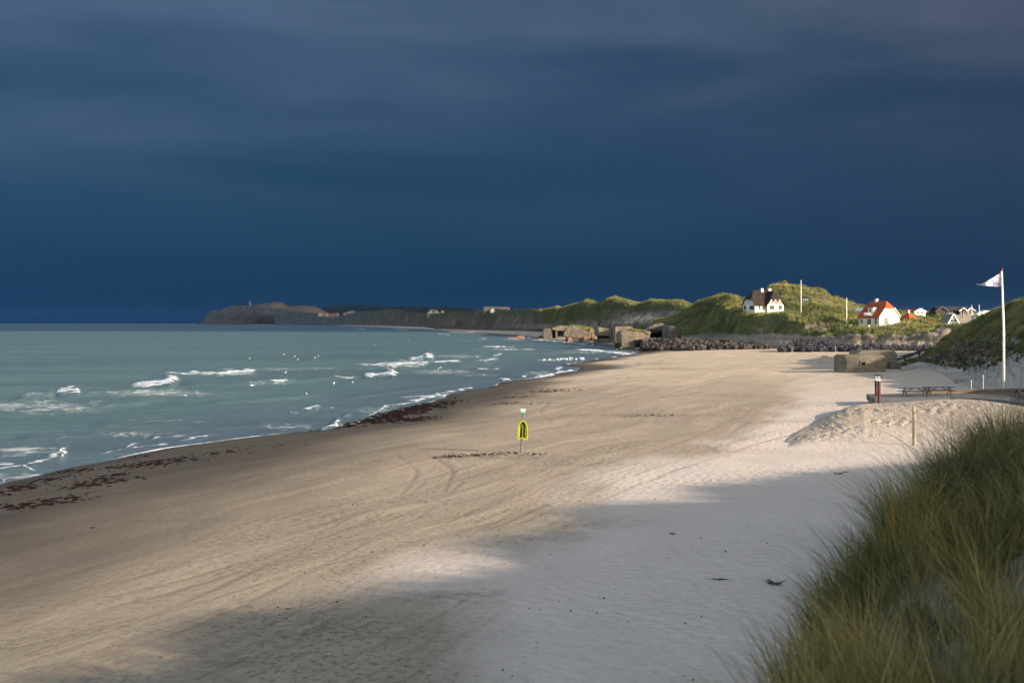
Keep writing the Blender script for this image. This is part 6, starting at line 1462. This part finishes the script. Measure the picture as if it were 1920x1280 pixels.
# ------------------------------------------------------------------ seaweed, driftwood
def weed_patch(name, label, spots, n, size):
    """flat tangles of torn fronds: small bent ribbons strewn over irregular spots given in photo pixels"""
    roots, hs = [], []
    tot = sum(s[2] * s[3] * s[4] for s in spots)
    for (cx, cy, ax, ay, w) in spots:
        m = max(3, int(n * ax * ay * w / tot)); cen = G(cx, cy); kx = cen.y / F
        e1 = G(cx, cy - ay * .5) if cy - ay * .5 > 640 else cen; dyy = max(abs(e1.y - cen.y) * 2, .2)
        slope = (e1.x - cen.x) / max(e1.y - cen.y, .01)
        qx = rng.normal(0, .5, m * 5); qy = rng.normal(0, .45, m * 5)
        X_ = cen.x + qx * ax * kx + qy * dyy * .2; Y_ = cen.y + qy * dyy
        tex = fbm(X_ / (1.1 * size), Y_ / (2.6 * size), 4, 501)
        ok = tex > np.quantile(tex, .70); roots.append(np.stack([X_[ok], Y_[ok], beach_z(X_[ok], Y_[ok]) + .005], -1))
    P = np.concatenate(roots)
    # each frond clump: a low crumpled blob of 8 triangles
    K = 7; N = len(P); r = rng.uniform(.35, 1, N) * size * .33
    ang = np.linspace(0, 2 * math.pi, K, endpoint=False)[None, :] + rng.uniform(0, 1, (N, 1)); rad = r[:, None] * rng.uniform(.35, 1.35, (N, K))
    ring = np.stack([P[:, 0:1] + np.cos(ang) * rad * 1.3, P[:, 1:2] + np.sin(ang) * rad, P[:, 2:3] + rng.uniform(-.02, .03, (N, K))], -1)
    top = P[:, None, :] + np.stack([rng.normal(0, .3, N) * r, rng.normal(0, .3, N) * r, r * rng.uniform(.25, .6, N)], -1)[:, None, :]
    co = np.concatenate([ring, top], 1).reshape(-1, 3)
    f = np.array([[i, (i + 1) % K, K] for i in range(K)]); fa = (np.arange(N) * (K + 1))[:, None, None] + f[None]
    fa = fa.reshape(-1, 3)
    o = fast_mesh(name, co, fa.ravel(), np.arange(len(fa)) * 3, np.full(len(fa), 3), MAT['weed']); tag(o, label, 'seaweed', kind='stuff')
weed_patch('seaweed', 'thick red-brown seaweed bank at the water edge in the middle distance', [(745, 775, 46, 16, 1.5), (765, 768, 36, 9, 1.3), (690, 786, 28, 3, 1), (775, 787, 30, 4, .9), (728, 790, 22, 4, .9), (798, 761, 26, 3, .7)], 6500, .62)
weed_patch('seaweed', 'seaweed strands scattered along the lower left of the beach', [(80, 902, 26, 8, 1.3), (30, 917, 40, 8, 1.3), (180, 906, 50, 8, 1), (205, 893, 30, 7, 1), (290, 869, 60, 7, 1), (320, 863, 36, 6, 1), (95, 940, 50, 10, 1), (40, 948, 70, 7, .5), (130, 884, 40, 5, .7),
            (230, 874, 40, 5, .6), (390, 851, 50, 4, .35), (430, 846, 40, 3, .25), (260, 856, 40, 3, .25), (500, 837, 60, 3, .12), (15, 928, 20, 3, .5)], 1500, .34)
weed_patch('seaweed', 'thin dark line of dry weed just left of the rescue post', [(845, 856, 34, 4, 1.3), (900, 853, 40, 4, 1), (950, 850, 36, 3, .8), (1005, 851, 30, 3, .5)], 420, .16)
weed_patch('seaweed', 'faint weed flecks on the sand beyond the rescue post', [(1030, 733, 60, 4, 1), (965, 745, 30, 2.5, .8), (1215, 683, 30, 3, .8), (1250, 690, 45, 2, .7), (1010, 756, 30, 2, .6), (955, 756, 36, 3, .7), (1225, 778, 60, 2.5, .2), (1260, 672, 90, 1, .3), (1160, 710, 20, 1.5, .3)], 420, .36)
def driftwood():
    def twig(label, px, py, n, L, up):
        p = G(px, py); h = thing('driftwood', label, 'driftwood', p)
        m = MB()
        for i in range(n):
            a = rng.uniform(0, 2 * math.pi); l_ = L * rng.uniform(.4, 1); q = Vector((0, 0, .02)); pts = [q]
            for _ in range(4):
                a += rng.normal(0, .4); q = q + Vector((math.cos(a) * l_ / 4, math.sin(a) * l_ / 4, rng.uniform(-.1, 1.0) * up * l_ / 4)); q.z = max(q.z, .01); pts.append(q)
            m.tube(pts, [.011, .010, .008, .006, .003], 5)
        m.build('branches', MAT['twig'], h)
        s = MB(); s.tube([(-L * .5, .05, .03), (0, 0, .05), (L * .5, -.06, .04)], [.010, .018, .009], 6); s.build('stem', MAT['twig'], h)
    twig('tangled driftwood twigs on the shaded sand near the grassy brow', 1453, 1096, 34, .42, .7)
    twig('small dark twig alone on the shaded sand', 1261, 1002, 8, .25, .5)
    twig('little cluster of twigs near the wooden post', 1572, 889, 12, .42, .5)
    twig('dark twig at the shade edge right of the twig cluster', 1585, 886, 6, .3, .6)
    twig('fine stick lying below the single dark twig', 1350, 1088, 5, .5, .1)
    twig('broken stick at the left foreground of the beach', 175, 990, 7, .28, .5)
    twig('leaning dead shrub on the sand slope behind the deck', 1800, 719, 40, 1.6, 1.0)
driftwood()
def pebbles():
    n = 190; P = []
    while len(P) < n:
        px, py = rng.uniform(150, 1560), rng.uniform(880, 1275)
        if noise(px / 170., py / 70., 601) < rng.uniform(-.3, .7): continue
        p = G(px, py)
        if shore_s(p.x, p.y) < 22: continue
        P.append([p.x, p.y, p.z])
    rocks('beach_litter', P, .012, .038, MAT['twig'], 'dark crumbs of weed and pebbles sprinkled over the near sand', 'beach debris')
pebbles()

# ------------------------------------------------------------------ gulls
def gull_mesh(flying):
    bm = bmesh.new()
    def ell_(c, r, tilt=0, seg=8):
        m = Matrix.Translation(c) @ Matrix.Rotation(tilt, 4, 'Y') @ Matrix.Diagonal((*r, 1)); bmesh.ops.create_uvsphere(bm, u_segments=seg, v_segments=6, radius=1, matrix=m)
    z = 0 if flying else .26
    ell_((0, 0, z), (.20, .085, .085), -.15 if not flying else 0); ell_((.18, 0, z + (.10 if not flying else .03)), (.065, .055, .055)); ell_((-.24, 0, z + .01), (.10, .05, .02))
    bmesh.ops.create_cone(bm, segments=6, radius1=.018, radius2=.004, depth=.08, matrix=Matrix.Translation((.27, 0, z + (.09 if not flying else .02))) @ Matrix.Rotation(R(90), 4, 'Y'))
    nb = len(bm.faces)
    if flying:
        for s in (-1, 1):
            P = [(.10, s * .06, .03), (-.10, s * .06, .03), (-.06, s * .34, .16), (.10, s * .32, .17), (-.14, s * .66, .06), (-.02, s * .60, .09)]
            v = [bm.verts.new(p) for p in P] + [bm.verts.new((p[0], p[1], p[2] - .02)) for p in P]
            for q in ((0, 1, 2, 3), (3, 2, 4, 5)): bm.faces.new([v[i] for i in q]); bm.faces.new([v[i + 6] for i in reversed(q)])
    else:
        for s in (-1, 1):
            ell_((-.06, s * .07, z + .02), (.20, .025, .06), -.12)
    nw = len(bm.faces)
    if not flying:
        for s in (-1, 1): bmesh.ops.create_cone(bm, segments=5, radius1=.010, radius2=.012, depth=.2, matrix=Matrix.Translation((.02, s * .03, .10)))
    me = bpy.data.meshes.new('gull'); bm.faces.ensure_lookup_table()
    for i, f in enumerate(bm.faces): f.material_index = 1 if nb <= i < nw else 0; f.smooth = True
    bm.to_mesh(me); bm.free(); me.materials.append(MAT['gull']); me.materials.append(MAT['gull_grey']); return me
GS, GF = gull_mesh(False), gull_mesh(True)
def gull(label, group, p, rz, me=GS, sc=1.0, dz=0):
    o = bpy.data.objects.new('seagull', me); COL.objects.link(o); o.location = Vector(p) + Vector((0, 0, dz)); o.rotation_euler = (0, 0, rz); o.scale = (sc, sc, sc); return tag(o, label, 'gull', group)
for i in range(30):
    px = rng.choice([rng.uniform(1033, 1092), rng.uniform(1010, 1095)]); py = 676.5 - (px - 1030) * .035 + rng.normal(0, .7)
    p = G(px, py); p.z = max(p.z, 0.0); gull('white gull standing in the flock at the edge of the sand spit', 'gulls on the sand spit', p, rng.uniform(0, 6.28), sc=rng.uniform(1.0, 1.35))
for px, py in [(468, 673), (532, 665.5), (553, 669), (558, 675), (591, 672), (597, 668.5), (535, 699.5), (806, 639), (766, 638.5), (702, 648), (871, 640), (880, 639.5), (900, 640), (908, 639.3), (916, 640), (862, 639.5), (822, 693), (826, 690), (1091, 662.5), (1100, 663), (1112, 662.8), (913, 678), (895, 670)]:
    p = G(px, py); p.z = 0.02; gull('white gull floating on the open water', 'gulls afloat', p, rng.uniform(0, 6.28), sc=.85, dz=-.10)
gull('largest gull, standing at the foamy water edge at lower left', None, G(118, 857), 2.6, sc=1.25)
gull('gull paddling in front of the foaming breakers', None, G(626, 720), 1.2, sc=.95, dz=-.08)
gull('gull afloat close to the near shore, below the foam streak', None, G(575, 741), 2.0, sc=.95, dz=-.08)
for px, py, d, lab in [(661, 716, 195, 'gull flying low over the breakers with raised wings'), (472, 722, 185, 'gull gliding above the long foam line'), (241, 541, 1000, 'gull flying high against the dark cloud'), (163, 560, 1100, 'gull flying just above the sea horizon at far left')]:
    gull(lab, None, W(px, py, d), rng.uniform(0, 6.28), GF, .9)

# ------------------------------------------------------------------ walkers on the far beach
def person(label, px, py, coat, rz, stride):
    p = G(px, py)
    V = [(0, 0, .92), (0, 0, 1.18), (0, 0, 1.42), (0, .02, 1.53), (0, .04, 1.66), (.10, 0, .90), (.11, stride * .5, .50), (.11, stride, .06), (.11, stride + .14, .04), (-.10, 0, .90), (-.11, -stride * .3, .50), (-.11, -stride, .08), (-.11, -stride + .14, .04),
         (.19, 0, 1.40), (.25, -stride * .4, 1.14), (.25, -stride * .5 + .08, .90), (-.19, 0, 1.40), (-.25, stride * .4, 1.14), (-.25, stride * .5 + .08, .90)]
    E = [(0, 1), (1, 2), (2, 3), (3, 4), (0, 5), (5, 6), (6, 7), (7, 8), (0, 9), (9, 10), (10, 11), (11, 12), (2, 13), (13, 14), (14, 15), (2, 16), (16, 17), (17, 18)]
    rad = [.15, .15, .16, .06, .105, .10, .075, .05, .04, .10, .075, .05, .04, .07, .05, .035, .07, .05, .035]
    me = bpy.data.meshes.new('person'); me.from_pydata(V, E, []); o = bpy.data.objects.new('person', me); COL.objects.link(o); me.materials.append(MAT[coat])
    sk = o.modifiers.new('skin', 'SKIN'); sk.use_smooth_shade = True
    for i, r in enumerate(rad): me.skin_vertices[0].data[i].radius = (r, r * .85); me.skin_vertices[0].data[i].use_root = (i == 0)
    o.modifiers.new('sub', 'SUBSURF').levels = 1
    o.location = p; o.rotation_euler = (0, 0, rz); tag(o, label, 'person')
    h = MB(); v = IV * np.array([.085, .10, .13]) + np.array([0, .05, 1.68]); h.add([tuple(a) for a in v], [tuple(f) for f in IF]); h.build('head', MAT['skin'], o)
    h = MB(); v = IV * np.array([.095, .105, .10]) + np.array([0, .025, 1.745]); h.add([tuple(a) for a in v], [tuple(f) for f in IF]); h.build('hair', MAT['cloth_dark'], o)
person('leftmost of three dark-clothed walkers on the distant beach', 868.5, 620.2, 'cloth_dark', .4, .22)
person('middle walker in dark clothes on the distant beach', 875, 619.9, 'cloth_dark', 2.9, .2)
person('lone rightmost walker in dark clothes on the distant beach', 893, 619.6, 'cloth_dark', .2, .25)

# ------------------------------------------------------------------ air
def haze():
    m = bpy.data.materials.new('haze_air'); m.use_nodes = True; n = m.node_tree.nodes; l = m.node_tree.links
    n.remove(n['Principled BSDF']); v = n.new('ShaderNodeVolumePrincipled')
    v.inputs['Color'].default_value = (0.16, 0.42, 0.95, 1); v.inputs['Density'].default_value = 7e-6; v.inputs['Anisotropy'].default_value = 0.2
    l.new(v.outputs[0], n['Material Output'].inputs['Volume'])
    b = MB(); b.box((0, 0, 60), (33000, 33000, 150)); o = b.build('haze', m); tag(o, kind='stuff')
haze()

def shade_cloud():
    # opaque cloud slab added out of view, its shadow darkens the far coast and horizon
    h = 3000.0; ox = h / math.tan(R(SUN_EL)) * math.sin(R(SUN_AZ)); oy = -h / math.tan(R(SUN_EL)) * math.cos(R(SUN_AZ))
    gx = np.arange(-7600, 1400, 90.0); gy = np.arange(700, 16400, 90.0)
    X, Y = np.meshgrid(gx, gy)
    near = 1450 + 420 * noise(X / 900, Y / 400, 701) + np.clip(-X, 0, 8000) * 0.05
    m = sstep(Y + 0 * X, near - 500, near + 1400) * sstep(-Y, -16200, -15300) * sstep(X, -7400, -6400) * sstep(-X, -1200, -500 + 0 * X)
    t = np.where((m + 0.42 * fbm(X / 330, Y / 260, 4, 702)) > 0.42, np.maximum(m, 0.02), 0.0)
    keep = (t[:-1, :-1] + t[1:, :-1] + t[:-1, 1:] + t[1:, 1:]) > 0
    mat = simple('shade_cloud', (0.42, 0.44, 0.48), 1.0, 0.1, 0.001)
    top = grid_obj('shade_cloud', X + ox, Y + oy, h + 420 * np.sqrt(t) + 120 * fbm(X / 600, Y / 600, 4, 703) * m, mat, keep=keep)
    bot = grid_obj('shade_cloud', X + ox, Y + oy, h - 120 * np.sqrt(t), mat, keep=keep)
    bm = bmesh.new(); bm.from_mesh(top.data); bm.from_mesh(bot.data); bmesh.ops.delete(bm, geom=[v for v in bm.verts if not v.link_faces], context='VERTS'); bm.to_mesh(top.data); bm.free()
    bpy.data.objects.remove(bot); tag(top, kind='structure')
shade_cloud()
